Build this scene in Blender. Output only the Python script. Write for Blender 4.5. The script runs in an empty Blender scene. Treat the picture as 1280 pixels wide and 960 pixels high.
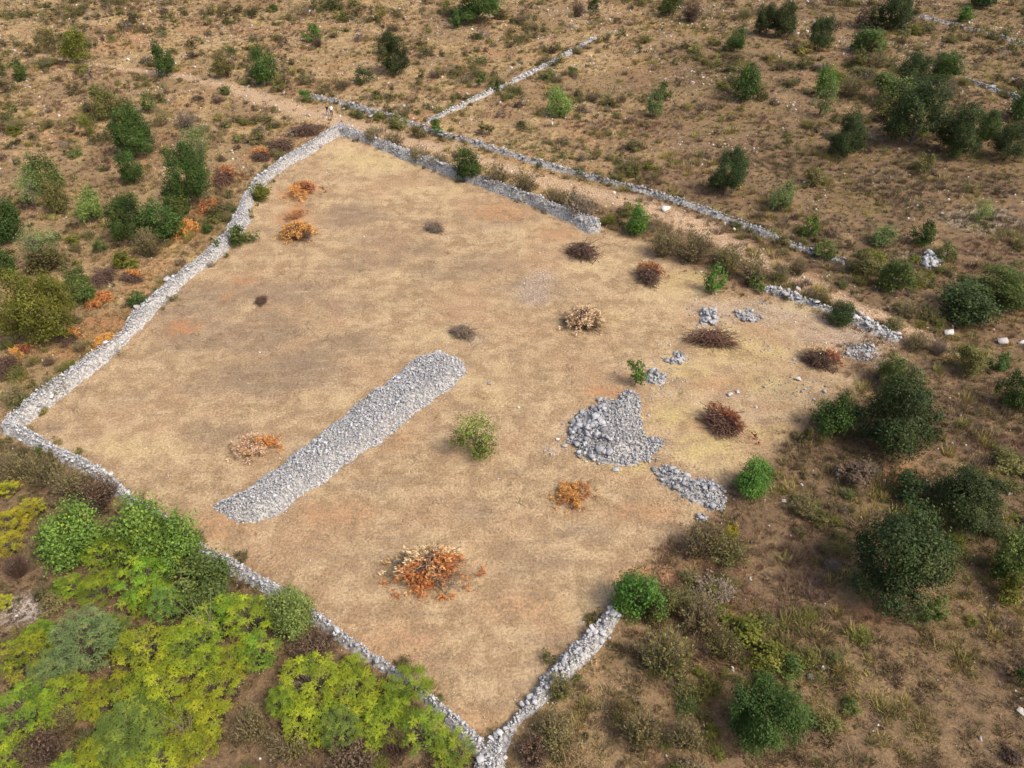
import bpy, bmesh, math, random
import numpy as np
from mathutils import Vector, Matrix

# ------------------------------------------------------------------ camera, sky, sun, exposure
SC = bpy.context.scene
COL = SC.collection
H_CAM, PITCH, HFOV = 42.0, math.radians(40.0), math.radians(68.0)
cam = bpy.data.cameras.new('camera'); cam_o = bpy.data.objects.new('camera', cam); COL.objects.link(cam_o)
cam.sensor_width = 36.0; cam.angle = HFOV; cam.clip_start = 0.5; cam.clip_end = 8000
cam_o.location = (0, 0, H_CAM); cam_o.rotation_euler = (math.pi / 2 - PITCH, 0, 0)
SC.camera = cam_o
SUN_EL = math.radians(52)
SUN_DIR = Vector((0.83, -0.56, 0)).normalized() * math.cos(SUN_EL) + Vector((0, 0, math.sin(SUN_EL)))   # towards the sun
w = bpy.data.worlds.new('World'); SC.world = w; w.use_nodes = True
wn = w.node_tree.nodes; wl = w.node_tree.links
sky = wn.new('ShaderNodeTexSky'); sky.sky_type = 'NISHITA'; sky.sun_disc = False
sky.sun_elevation = SUN_EL; sky.sun_rotation = math.atan2(SUN_DIR.x, SUN_DIR.y)
sky.air_density = 1.0; sky.dust_density = 5.0; sky.ozone_density = 0.6
wl.new(sky.outputs[0], wn['Background'].inputs[0]); wn['Background'].inputs[1].default_value = 0.15
sl = bpy.data.lights.new('sun', 'SUN'); so = bpy.data.objects.new('sun', sl); COL.objects.link(so)
sl.energy = 1.8; sl.angle = math.radians(16); sl.color = (1.0, 0.95, 0.88)
so.rotation_euler = SUN_DIR.to_track_quat('Z', 'Y').to_euler(); so.location = (60, -40, 90)
SC.view_settings.view_transform = 'Standard'; SC.view_settings.look = 'None'
SC.view_settings.gamma = 1; SC.view_settings.use_curve_mapping = False
SC.view_settings.exposure = 0.69
SC.render.engine = 'CYCLES'
SC.cycles.max_bounces = 6; SC.cycles.diffuse_bounces = 3; SC.cycles.transmission_bounces = 3
SC.cycles.use_denoising = True

# ------------------------------------------------------------------ helpers
rng = np.random.default_rng(11); random.seed(11)
F_PX = 640 / math.tan(HFOV / 2)
def ray(px, py):
    dx = (px - 640) / F_PX; dy = -(py - 480) / F_PX
    return dx, math.cos(PITCH) + dy * math.sin(PITCH), -math.sin(PITCH) + dy * math.cos(PITCH)
def at(px, py, z=0.0):                                   # survey: photo coordinate -> metres on the land
    r = ray(px, py); t = (z - H_CAM) / r[2]
    return r[0] * t, r[1] * t
def scale_at(px, py, z=0.0):
    r = ray(px, py); return F_PX * r[2] / (z - H_CAM)
def P(pts, z=0.0): return np.array([at(x, y, z) for x, y in pts])

def _hash(ix, iy, s):
    v = np.sin(ix * 127.1 + iy * 311.7 + s * 74.7) * 43758.5453
    return v - np.floor(v)
def noise(x, y, s=0):
    x = np.asarray(x, float); y = np.asarray(y, float)
    ix, iy = np.floor(x), np.floor(y); fx, fy = x - ix, y - iy
    fx = fx * fx * (3 - 2 * fx); fy = fy * fy * (3 - 2 * fy)
    a = _hash(ix, iy, s); b = _hash(ix + 1, iy, s); c = _hash(ix, iy + 1, s); d = _hash(ix + 1, iy + 1, s)
    return a + (b - a) * fx + (c - a) * fy + (a - b - c + d) * fx * fy
def fbm(x, y, s=0): return (noise(x, y, s) + .5 * noise(2.1 * x, 2.1 * y, s + 3) + .25 * noise(4.3 * x, 4.3 * y, s + 7)) / 1.75
def sstep(a, b, x): t = np.clip((x - a) / (b - a), 0, 1); return t * t * (3 - 2 * t)
def seg_dist(x, y, pts, wid=None):
    """distance to a polyline and, if widths are given, the width there"""
    x = np.asarray(x, float); y = np.asarray(y, float)
    best = np.full(x.shape, 1e9); ww = np.zeros(x.shape)
    for i in range(len(pts) - 1):
        ax, ay = pts[i]; bx, by = pts[i + 1]; ex, ey = bx - ax, by - ay
        t = np.clip(((x - ax) * ex + (y - ay) * ey) / (ex * ex + ey * ey + 1e-9), 0, 1)
        d = np.hypot(x - ax - t * ex, y - ay - t * ey); m = d < best
        best = np.where(m, d, best)
        if wid is not None: ww = np.where(m, wid[i] + t * (wid[i + 1] - wid[i]), ww)
    return best, ww
def in_poly(x, y, poly):
    x = np.asarray(x, float); y = np.asarray(y, float); r = np.zeros(x.shape, bool); n = len(poly)
    for i in range(n):
        x1, y1 = poly[i]; x2, y2 = poly[(i + 1) % n]
        c = ((y1 > y) != (y2 > y)) & (x < (x2 - x1) * (y - y1) / (y2 - y1 + 1e-12) + x1); r ^= c
    return r
def poly_sd(x, y, poly):                                 # > 0 inside
    d, _ = seg_dist(x, y, list(poly) + [poly[0]]); return np.where(in_poly(x, y, poly), d, -d)

# ------------------------------------------------------------------ layout of the land (metres)
FIELD_PX = [(425,165),(395,184),(350,210),(318,240),(302,275),(275,312),(235,344),(200,374),(165,408),(145,434),(105,464),(60,498),(14,533),
            (60,560),(120,590),(165,628),(255,690),(330,728),(420,790),(480,830),(540,875),(602,925),(640,900),(690,848),(730,808),(768,765),
            (790,715),(830,690),(885,645),(925,600),(1005,540),(1065,480),(1105,425),(1040,388),(965,362),(900,360),(850,325),(800,300),(745,287),(640,244),(560,216),(470,181)]
FIELD = P(FIELD_PX)
WALLS = {
 'left': ([(425,163),(395,181),(350,207),(315,238),(300,275),(275,310),(235,340),(200,370),(165,405),(145,430),(105,460),(60,495),(12,532)],
          [1.5,1.7,1.8,1.9,2.3,2.4,2.2,2.0,2.3,2.2,1.9,1.6,1.5], 1.05, .40),
 'near': ([(12,532),(60,558),(120,588),(165,626),(210,655),(255,688),(330,727),(375,755),(420,790),(480,830),(540,875),(598,930)],
          [1.3,1.1,1.35,1.1,.85,.85,.9,.85,.9,.95,.9,1.2], .75, .4),
 'corner': ([(604,985),(612,945),(640,905),(690,850),(730,808),(766,768)], [2.0,2.1,1.2,1.5,1.15,1.5], .65, .4),
 'far': ([(425,163),(470,178),(510,195),(560,213),(600,227),(640,240),(700,265),(742,284)], [1.5,1.4,1.5,1.5,1.4,1.4,1.5,1.9], 1.15, .4),
 'track': ([(388,119),(412,124),(440,134),(475,142),(510,153),(545,164),(590,177),(640,192),(700,209),(760,226),(830,247),(900,270),(960,293),(1015,312),(1055,325)],
           [.8,.9,1.0,1.2,.9,.8,.8,.75,.75,.8,.8,.85,.7,.6,.6], .6, .38),
 'diagonal': ([(535,152),(580,130),(625,108),(660,90),(690,75),(720,60),(745,46)], [.7,.8,.9,.9,1.0,1.0,.9], .5, .4),
 'broken': ([(962,360),(985,368),(1015,378),(1045,388),(1080,402),(1118,418)], [.9,1.2,1.1,1.0,1.5,1.2], .5, .4),
 'ridge': ([(1150,20),(1185,28),(1225,38),(1270,50),(1310,58)], [.6,.9,.5,.9,.6], .4, .4),
 'slope': ([(1205,98),(1240,110),(1272,121),(1310,133)], [.5,.8,.9,.6], .4, .4),
}
WALLS = {k: (P(p, .35), [q * {'left': .86, 'near': .9, 'corner': .92}.get(k, 1) for q in wd], h, sz) for k, (p, wd, h, sz) in WALLS.items()}
TRACK = P([(-60,52),(60,72),(150,85),(230,95),(290,110),(340,128),(400,148),(450,160),(520,180),(590,197),(660,218),(720,238),(790,255),(850,276),(900,298),(955,325),(1010,352),(1060,378),(1110,398),(1180,430)])
TRACK_W = [.3,.5,.9,1.5,2.2,2.6,3,2.6,2.2,2.0,2.0,2.6,3.0,2.6,2.2,2,1.8,1.6,1.4,1.2]
THICKET = P([(-200,560),(40,560),(170,640),(330,735),(420,800),(598,940),(596,1050),(-260,1050)])
def ell_mask(x, y, ells):
    m = np.zeros(np.shape(x))
    for (px, py, rx, ry, v) in ells:
        cx, cy = at(px, py); s = scale_at(px, py); r = ray(px, py); sn = -r[2] / math.sqrt(r[1] ** 2 + r[2] ** 2)
        d = np.hypot((x - cx) / (rx / s), (y - cy) / (ry / s / sn))
        m = np.maximum(m, v * (1 - sstep(.35, 1.15, d + .7 * (fbm(x * .45, y * .45, 5) - .5))))
    return m
DARKS = [(300,420,110,30,.6),(380,455,70,30,.75),(250,370,70,20,.6),(450,330,70,20,.5),(330,400,40,20,.6),(520,310,50,14,.5),(610,330,60,16,.45),(240,390,80,30,.55),(350,365,90,22,.55),(330,470,120,30,.7),(270,540,60,22,.5),(210,370,50,18,.5),(430,430,60,25,.55),(440,270,50,18,.7),(480,300,60,14,.4),
         (560,340,70,18,.35),(670,360,60,22,.4),(590,640,40,18,.4),(730,665,50,16,.55),(650,700,50,20,.35),(470,610,40,15,.3),(60,535,30,10,.6),(770,474,26,7,.5),(470,690,40,14,.35),(700,700,40,14,.4),  # the thin ellipse beside the leafy sapling paints in its cast shadow
         (250,480,50,18,.35),(160,500,40,14,.3),(790,640,40,10,.4),(440,380,60,20,.4),(610,275,60,14,.3),(960,480,60,20,.35)]
REDS = [(128,405,40,18,.7),(170,358,34,12,.6),(245,265,30,20,.75),(285,228,22,18,.75),(85,440,40,14,.6),(225,290,30,14,.6),(330,195,30,10,.5),(195,330,30,12,.5),(232,409,28,11,.95),(375,240,28,14,.9),(368,268,26,14,.95),(308,350,20,8,.7),(285,372,12,10,.5),(625,265,50,14,.55),(690,290,40,14,.35),(755,490,30,12,.65),(420,640,60,20,.45),(280,660,60,24,.5),
        (480,550,50,16,.4),(820,720,60,16,.6),(800,640,60,14,.5),(590,560,40,20,.35),(600,900,60,24,.35),(500,800,80,30,.3),(900,480,50,14,.4),(880,530,30,14,.5),(140,425,10,12,.6),(1130,590,30,16,.6),
        (1090,770,30,14,.5),(150,58,40,10,.45),(160,40,50,12,.4),(85,165,40,14,.45),(390,160,50,10,.4),(650,760,70,24,.35),(500,150,40,8,.3)]
PALES = [(470,205,70,16,.8),(540,240,60,12,.6),(430,185,30,12,.8),(180,560,70,20,.7),(470,345,60,12,.45),(560,420,60,12,.7),(640,290,40,12,.5),(750,330,60,16,.5),(830,370,60,20,.65),(880,570,50,22,.7),
         (860,500,40,16,.6),(720,760,40,20,.5),(560,690,60,14,.35),(600,480,60,14,.5),(440,500,50,12,.6),(860,450,60,14,.5),(1000,385,40,10,.5),(800,620,30,8,.3),(250,130,40,10,.3),(620,20,25,18,.7),(290,60,50,10,.5),(120,25,60,10,.4)]
YELLOWS = [(880,560,60,24,.9),(840,520,40,18,.8),(930,440,60,20,.8),(860,350,60,18,.7),(1000,380,50,14,.9),(960,480,60,20,.6),(860,465,40,12,.8),(790,580,40,14,.8),(900,420,60,14,.6),(740,400,50,16,.4),(470,200,60,14,.5),(150,560,70,16,.3),(610,500,50,14,.3),(960,540,40,16,.6)]
GREYS = [(960,390,70,16,.7),(1040,420,60,20,.7),(900,385,50,12,.6),(1090,415,40,14,.7),(820,560,40,14,.4),(930,520,50,14,.35),(700,560,30,10,.4),(665,365,34,18,.8),(680,345,20,10,.8),(1075,440,30,14,.8),(1000,400,40,10,.5),(940,395,30,8,.6),(590,425,22,8,.7),(1065,432,28,12,.8),(905,390,20,6,.6),(930,495,60,14,.25),(705,540,16,12,.5),
         (30,760,40,22,.8),(420,900,20,14,.3),(1160,320,40,14,.5),(1230,275,60,18,.6),(620,285,30,6,.3)]
def field_mask(x, y):
    e = sstep(16, 26, x) * sstep(40, 50, y)
    return sstep(-.6 - 3 * e, .8 + 2.5 * e, poly_sd(x, y, FIELD) + (1.2 + 7 * e) * (fbm(x * .4, y * .4, 2) - .5))
def gz(x, y):
    x = np.asarray(x, float); y = np.asarray(y, float)
    f = sstep(-3, 4, poly_sd(x, y, FIELD))
    far = sstep(230, 900, np.hypot(x, y))
    return (1 - .85 * f) * (.9 * (fbm(x / 22, y / 22, 1) - .5) + .28 * (fbm(x / 3.5, y / 3.5, 9) - .5)) + .07 * (noise(x / 2.0, y / 2.0, 4) - .5) + far * 10 * (fbm(x / 220, y / 220, 8) - .35)
def gz1(x, y): return float(gz(np.array([x]), np.array([y]))[0])

# ------------------------------------------------------------------ materials
MATS = {}
def nm(name):
    m = bpy.data.materials.new(name); m.use_nodes = True; nt = m.node_tree
    b = nt.nodes['Principled BSDF']; b.inputs['Roughness'].default_value = .9
    b.inputs['Specular IOR Level'].default_value = .15
    MATS[name] = m
    return m, nt, b
def N(nt, typ, **kw):
    n = nt.nodes.new(typ)
    for k, v in kw.items():
        if k in ('i',):
            for kk, vv in v.items(): n.inputs[kk].default_value = vv
        else: setattr(n, k, v)
    return n
def attr(nt, name, typ='GEOMETRY'): return N(nt, 'ShaderNodeAttribute', attribute_name=name, attribute_type=typ)
def mixc(nt, fac, a, b, mode='MIX'):
    n = N(nt, 'ShaderNodeMix', data_type='RGBA', blend_type=mode)
    for sock, v in ((n.inputs[0], fac), (n.inputs[6], a), (n.inputs[7], b)):
        if isinstance(v, (int, float)): sock.default_value = v
        elif isinstance(v, tuple): sock.default_value = v if len(v) == 4 else (*v, 1)
        else: nt.links.new(v, sock)
    return n.outputs[2]
def math_(nt, op, a, b=0.0, clamp=False):
    n = N(nt, 'ShaderNodeMath', operation=op, use_clamp=clamp)
    for sock, v in zip(n.inputs, (a, b)):
        if isinstance(v, (int, float)): sock.default_value = v
        else: nt.links.new(v, sock)
    return n.outputs[0]
def noise_n(nt, vec, sc, detail=4, rough=.6):
    n = N(nt, 'ShaderNodeTexNoise', i={'Scale': sc, 'Detail': detail, 'Roughness': rough}); nt.links.new(vec, n.inputs['Vector']); return n.outputs[0]
def rng_n(nt, v, a, b):
    n = N(nt, 'ShaderNodeMapRange', i={1: a, 2: b}); n.interpolation_type = 'SMOOTHSTEP'; nt.links.new(v, n.inputs[0]); return n.outputs[0]

def ground_material():
    m, nt, b = nm('dry_ground'); L = nt.links
    tc = N(nt, 'ShaderNodeTexCoord').outputs['Object']
    A = {k: attr(nt, k).outputs['Fac'] for k in ('field', 'path', 'dark', 'red', 'pale', 'grey', 'heath', 'yel')}
    mp = N(nt, 'ShaderNodeMapping'); mp.inputs['Rotation'].default_value = (0, 0, math.radians(-52)); mp.inputs['Scale'].default_value = (.3, 1.5, 1)
    L.new(tc, mp.inputs['Vector'])
    n_big = noise_n(nt, tc, .11, 4); n_mid = noise_n(nt, tc, .6, 5, .65); n_fine = noise_n(nt, tc, 5.5, 5, .75); n_str = noise_n(nt, mp.outputs[0], .8, 5, .65)
    n_f2 = noise_n(nt, tc, 14, 3, .7)
    # cleared field
    f = mixc(nt, rng_n(nt, n_mid, .38, .62), (.30, .205, .118), (.43, .315, .185))
    f = mixc(nt, math_(nt, 'MULTIPLY', rng_n(nt, n_big, .48, .66), .6), f, (.36, .23, .135))
    f = mixc(nt, math_(nt, 'MULTIPLY', rng_n(nt, n_str, .5, .72), .55), f, (.245, .18, .125))
    f = mixc(nt, math_(nt, 'MULTIPLY', A['pale'], rng_n(nt, n_mid, .2, .6)), f, (.50, .38, .215))
    f = mixc(nt, math_(nt, 'MULTIPLY', A['dark'], rng_n(nt, n_str, .22, .52)), f, (.21, .152, .105))
    f = mixc(nt, math_(nt, 'MULTIPLY', math_(nt, 'MULTIPLY', A['red'], rng_n(nt, n_fine, .3, .6)), rng_n(nt, n_mid, .36, .56)), f, (.40, .175, .075))
    f = mixc(nt, math_(nt, 'MULTIPLY', A['yel'], rng_n(nt, n_mid, .3, .6)), f, (.43, .335, .15))
    f = mixc(nt, math_(nt, 'MULTIPLY', A['grey'], rng_n(nt, n_fine, .42, .6)), f, (.36, .30, .26))
    # scrub land
    o = mixc(nt, rng_n(nt, n_mid, .34, .66), (.24, .158, .085), (.37, .265, .14))
    o = mixc(nt, math_(nt, 'MULTIPLY', rng_n(nt, n_big, .46, .64), .7), o, (.285, .165, .088))
    n_b2 = noise_n(nt, tc, .23, 4, .7)
    o = mixc(nt, math_(nt, 'MULTIPLY', rng_n(nt, n_b2, .52, .66), .8), o, (.41, .29, .13))
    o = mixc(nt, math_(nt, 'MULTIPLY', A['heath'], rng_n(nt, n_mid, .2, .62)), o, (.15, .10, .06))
    o = mixc(nt, math_(nt, 'MULTIPLY', A['pale'], .8), o, (.48, .34, .17))
    o = mixc(nt, math_(nt, 'MULTIPLY', A['red'], rng_n(nt, n_mid, .25, .5)), o, (.38, .19, .095))
    o = mixc(nt, math_(nt, 'MULTIPLY', A['grey'], rng_n(nt, n_fine, .4, .55)), o, (.42, .38, .34))
    c = mixc(nt, A['field'], o, f)
    c = mixc(nt, math_(nt, 'MULTIPLY', A['path'], rng_n(nt, n_mid, .15, .5)), c, mixc(nt, rng_n(nt, n_fine, .35, .65), (.31, .20, .12), (.47, .34, .22)))
    sp = mixc(nt, rng_n(nt, n_fine, .25, .75), (.50, .47, .44), (1.34, 1.34, 1.32))
    c = mixc(nt, .85, c, sp, 'MULTIPLY')
    L.new(c, b.inputs['Base Color']); b.inputs['Roughness'].default_value = .95; b.inputs['Specular IOR Level'].default_value = .05
    hgt = math_(nt, 'ADD', n_fine, math_(nt, 'MULTIPLY', n_f2, .5))
    bp = N(nt, 'ShaderNodeBump', i={'Strength': .8, 'Distance': .12}); L.new(hgt, bp.inputs['Height']); L.new(bp.outputs[0], b.inputs['Normal'])
    return m
def stone_material(name, lo, hi, warm=(.30, .245, .185)):
    m, nt, b = nm(name); L = nt.links
    tc = N(nt, 'ShaderNodeTexCoord').outputs['Object']
    cv = attr(nt, 'cv').outputs['Fac']; oi = N(nt, 'ShaderNodeObjectInfo').outputs['Random']
    c = mixc(nt, cv, lo, hi)
    n1 = noise_n(nt, tc, 6, 5, .7); n2 = noise_n(nt, tc, .7, 3)
    c = mixc(nt, math_(nt, 'MULTIPLY', rng_n(nt, n1, .5, .72), .45), c, tuple(x * .42 for x in lo))
    c = mixc(nt, math_(nt, 'MULTIPLY', rng_n(nt, n2, .55, .75), .45), c, warm)
    L.new(c, b.inputs['Base Color'])
    bp = N(nt, 'ShaderNodeBump', i={'Strength': .5, 'Distance': .04}); L.new(n1, bp.inputs['Height']); L.new(bp.outputs[0], b.inputs['Normal'])
    return m
def leaf_material(name, a, bcol, accent=None, trans=.3, instancer=False):
    m, nt, b = nm(name); L = nt.links
    lv = attr(nt, 'lv').outputs['Fac']; oi = N(nt, 'ShaderNodeObjectInfo').outputs['Random']
    c = mixc(nt, lv, a, bcol)
    if instancer: c = mixc(nt, lv, mixc(nt, .5, attr(nt, 'tint', 'INSTANCER').outputs['Color'], (0.02, 0.014, 0.008)), attr(nt, 'tint', 'INSTANCER').outputs['Color'])
    else:
        hs = N(nt, 'ShaderNodeHueSaturation'); L.new(c, hs.inputs['Color'])
        L.new(math_(nt, 'ADD', math_(nt, 'MULTIPLY', oi, .035), .4825), hs.inputs['Hue'])
        L.new(math_(nt, 'ADD', math_(nt, 'MULTIPLY', oi, .35), .82), hs.inputs['Value']); c = hs.outputs[0]
        if accent: c = mixc(nt, math_(nt, 'MULTIPLY', attr(nt, 'ac').outputs['Fac'], .8), c, accent)
    L.new(c, b.inputs['Base Color']); b.inputs['Roughness'].default_value = .62; b.inputs['Specular IOR Level'].default_value = .22
    tr = N(nt, 'ShaderNodeBsdfTranslucent'); L.new(c, tr.inputs['Color'])
    mx = N(nt, 'ShaderNodeMixShader', i={0: trans}); L.new(b.outputs[0], mx.inputs[1]); L.new(tr.outputs[0], mx.inputs[2])
    L.new(mx.outputs[0], nt.nodes['Material Output'].inputs['Surface'])
    return m
def plain(name, col, var=.35, sc=8, rough=.85):
    m, nt, b = nm(name); tc = N(nt, 'ShaderNodeTexCoord').outputs['Object']
    c = mixc(nt, rng_n(nt, noise_n(nt, tc, sc, 4), .3, .7), tuple(x * (1 - var) for x in col), tuple(x * (1 + var) for x in col))
    nt.links.new(c, b.inputs['Base Color']); b.inputs['Roughness'].default_value = rough
    return m
GROUND_M = ground_material()
STONE_L = stone_material('pale_limestone', (.24, .235, .235), (.54, .53, .52))
STONE_P = stone_material('bright_limestone', (.235, .235, .238), (.555, .55, .55))
STONE_D = stone_material('weathered_limestone', (.15, .15, .155), (.46, .455, .455))
STONE_W = stone_material('whitish_limestone', (.34, .305, .27), (.60, .56, .51))
CORE_M = plain('rubble_core_earth', (.29, .275, .255), .5, 5)  # grey-brown earth and stone of the mound under the loose stones
BARK = plain('grey_bark', (.13, .105, .08)); BARK_L = plain('pale_bark', (.34, .30, .26)); TWIG_M = plain('dry_twig', (.13, .08, .058), .5)
TWIG_R = plain('reddish_twig', (.155, .085, .06), .5); TWIG_G = plain('grey_twig', (.22, .165, .12), .45)
TINT = {
 'dark':  leaf_material('dark_foliage', (0.018, 0.032, 0.009), (0.07, 0.102, 0.028), (0.13, 0.14, 0.045)),
 'deep':  leaf_material('deep_green_foliage', (0.025, 0.048, 0.01), (0.082, 0.132, 0.026), (0.13, 0.16, 0.035)),
 'mid':   leaf_material('green_foliage', (0.045, 0.072, 0.016), (0.145, 0.185, 0.042), (0.2, 0.21, 0.05)),
 'bright': leaf_material('fresh_green_foliage', (0.05, 0.11, 0.017), (0.135, 0.235, 0.04), (0.2, 0.26, 0.05)),
 'light': leaf_material('light_green_foliage', (0.11, 0.17, 0.04), (0.27, 0.355, 0.09), (0.32, 0.37, 0.09)),
 'olive': leaf_material('olive_foliage', (0.078, 0.076, 0.023), (0.205, 0.188, 0.055), (0.25, 0.2, 0.07)),
 'yolive': leaf_material('yellow_olive_foliage', (.085, .095, .014), (.20, .205, .03), (.25, .22, .04)),
 'pale':  leaf_material('grey_green_foliage', (0.09, 0.125, 0.04), (0.22, 0.275, 0.095), (0.27, 0.28, 0.09)),
 'feather': leaf_material('feathery_green_foliage', (0.075, 0.12, 0.022), (0.2, 0.29, 0.05), (0.33, 0.39, 0.05)),
 'chart': leaf_material('yellow_green_foliage', (0.1, 0.14, 0.012), (0.41, 0.43, 0.026), (0.17, 0.25, 0.02), .3),
 'lime':  leaf_material('lime_foliage', (0.07, 0.13, 0.012), (0.25, 0.355, 0.028), (0.39, 0.43, 0.03), .3),
 'yellow': leaf_material('yellow_foliage', (0.24, 0.23, 0.012), (0.54, 0.49, 0.03), (0.36, 0.4, 0.03), .3),
 'scrub': leaf_material('brown_olive_scrub', (0.095, 0.076, 0.032), (0.235, 0.185, 0.078), (0.22, 0.19, 0.06)),
 'brown': leaf_material('dry_brown_scrub', (0.065, 0.044, 0.032), (0.175, 0.12, 0.08), (0.24, 0.15, 0.08)),
 'tan':   leaf_material('tan_scrub', (.16, .125, .05), (.30, .235, .10), (.2, .2, .06)),
 'mauve': leaf_material('grey_pink_scrub', (0.14, 0.105, 0.082), (0.26, 0.2, 0.15), (0.3, 0.21, 0.14)),
 'd_orange': leaf_material('orange_dead_leaves', (0.43, 0.185, 0.05), (0.73, 0.37, 0.11), (0.62, 0.38, 0.16)),
 'd_red': leaf_material('rusty_dead_leaves', (0.26, 0.1, 0.05), (0.47, 0.21, 0.1), (0.52, 0.32, 0.16)),
 'd_tan': leaf_material('pale_dead_leaves', (0.46, 0.3, 0.17), (0.78, 0.58, 0.39), (0.62, 0.38, 0.16)),
}
COVER_M = leaf_material('dry_grass', (0, 0, 0), (1, 1, 1), None, .25, True)

# ------------------------------------------------------------------ mesh helpers
def make_mesh(name, v, f, mat, attrs=None, smooth=False):
    """v (n,3); f (m,k) all the same k"""
    me = bpy.data.meshes.new(name); v = np.asarray(v, np.float32); f = np.asarray(f, np.int32)
    me.vertices.add(len(v)); me.vertices.foreach_set('co', v.ravel())
    k = f.shape[1]; me.loops.add(f.size); me.loops.foreach_set('vertex_index', f.ravel())
    me.polygons.add(len(f)); me.polygons.foreach_set('loop_start', np.arange(0, f.size, k, dtype=np.int32))
    if smooth: me.polygons.foreach_set('use_smooth', np.ones(len(f), bool))
    me.update(calc_edges=True)
    for nme, val in (attrs or {}).items():
        a = me.attributes.new(nme, 'FLOAT', 'POINT'); a.data.foreach_set('value', np.asarray(val, np.float32))
    if mat: me.materials.append(mat)
    return me
def add(name, me, parent=None, loc=None):
    o = bpy.data.objects.new(name, me); COL.objects.link(o)
    if parent: o.parent = parent
    if loc is not None: o.location = loc
    return o
def tag(o, label=None, cat=None, group=None, kind=None):
    for k, v in (('label', label), ('category', cat), ('group', group), ('kind', kind)):
        if v: o[k] = v
    return o
def empty(name, loc, label=None, cat=None, group=None):
    o = bpy.data.objects.new(name, None); COL.objects.link(o); o.location = loc; o.empty_display_size = .3
    return tag(o, label, cat, group)
def rot_mats(n, full=True):
    q = rng.normal(size=(n, 4)); q /= np.linalg.norm(q, axis=1)[:, None]; w_, x, y, z = q.T
    return np.stack([1-2*(y*y+z*z), 2*(x*y-z*w_), 2*(x*z+y*w_), 2*(x*y+z*w_), 1-2*(x*x+z*z), 2*(y*z-x*w_), 2*(x*z-y*w_), 2*(y*z+x*w_), 1-2*(x*x+y*y)], 1).reshape(n, 3, 3)

# ------------------------------------------------------------------ ground: one sheet out to the horizon
def axis(lo, hi, step, reach):
    mid = np.arange(lo, hi + 1e-6, step); out = [step]
    while sum(out) < reach: out.append(out[-1] * 1.22)
    o = np.cumsum(out); return np.concatenate([(lo - o)[::-1], mid, hi + o])
gx = axis(-125, 125, .62, 4000); gy = axis(6, 205, .62, 4000)
GX, GY = np.meshgrid(gx, gy); X, Y = GX.ravel(), GY.ravel()
Z = gz(X, Y)
td, tw = seg_dist(X, Y, TRACK, TRACK_W)
att = {'field': field_mask(X, Y), 'path': 1 - sstep(.35, 1.0, td / tw + .9 * (fbm(X * .6, Y * .6, 12) - .5)),
       'dark': ell_mask(X, Y, DARKS), 'red': ell_mask(X, Y, REDS), 'pale': ell_mask(X, Y, PALES), 'grey': ell_mask(X, Y, GREYS), 'yel': ell_mask(X, Y, YELLOWS),
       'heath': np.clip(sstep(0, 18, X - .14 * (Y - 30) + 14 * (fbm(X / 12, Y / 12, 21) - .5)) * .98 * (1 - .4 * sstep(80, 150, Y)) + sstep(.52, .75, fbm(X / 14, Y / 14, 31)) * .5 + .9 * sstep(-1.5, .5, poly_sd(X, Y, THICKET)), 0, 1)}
idx = np.arange(len(X)).reshape(GX.shape)
quads = np.stack([idx[:-1, :-1], idx[:-1, 1:], idx[1:, 1:], idx[1:, :-1]], -1).reshape(-1, 4)
tag(add('ground', make_mesh('ground', np.stack([X, Y, Z], 1), quads, GROUND_M, att, True)), 'dry scrubland with a cleared straw-coloured field and an earth track', kind='structure')

# ------------------------------------------------------------------ stones, walls and heaps
STONES = []
for s in range(10):
    bm = bmesh.new(); r_ = np.random.default_rng(100 + s)
    if s % 2:                                              # split block: a box with knocked corners
        for c_ in ((i, j, k) for i in (-1, 1) for j in (-1, 1) for k in (-1, 1)): bm.verts.new(np.array(c_) * (.62, .55, .45) * r_.uniform(.62, 1.25, 3))
        for _ in range(2): bm.verts.new(r_.uniform(-.6, .6, 3))
    for _ in range(0 if s % 2 else 11):
        d = r_.normal(size=3); d /= np.linalg.norm(d); d *= r_.uniform(.75, 1.2); bm.verts.new(np.clip(d, (-.9, -.7, -.75), (.8, .9, .6)))
    ret = bmesh.ops.convex_hull(bm, input=bm.verts)
    bmesh.ops.delete(bm, geom=[v for v in bm.verts if not v.link_faces], context='VERTS')
    bmesh.ops.triangulate(bm, faces=bm.faces[:]); bm.verts.index_update()
    STONES.append((np.array([v.co[:] for v in bm.verts]), np.array([[v.index for v in f.verts] for f in bm.faces]))); bm.free()
def stones_mesh(name, pos, size, mat):
    n = len(pos); R = rot_mats(n); sc = size[:, None] * rng.uniform(.4, 1.2, (n, 3)) * .5; kind = rng.integers(0, len(STONES), n)
    vs, fs, cv, off = [], [], [], 0
    for k, (sv, sf) in enumerate(STONES):
        I = np.where(kind == k)[0]
        if not len(I): continue
        v = np.einsum('nij,nvj->nvi', R[I], sv[None] * sc[I][:, None, :]) + pos[I][:, None, :]
        vs.append(v.reshape(-1, 3)); fs.append((sf[None] + (np.arange(len(I)) * len(sv))[:, None, None] + off).reshape(-1, 3)); off += len(I) * len(sv)
        cv.append(np.repeat(rng.beta(1.8, 1.5, len(I)), len(sv)))
    return make_mesh(name, np.concatenate(vs), np.concatenate(fs), mat, {'cv': np.concatenate(cv)})
STONE_PARTS = {}
def stone_part(mat, k, c):                                # shared meshes for the single stones
    key = (mat.name, k, c)
    if key not in STONE_PARTS:
        sv, sf = STONES[k]; STONE_PARTS[key] = make_mesh('stone', sv, sf, mat, {'cv': np.full(len(sv), .2 + .3 * c)})
    return STONE_PARTS[key]
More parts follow.
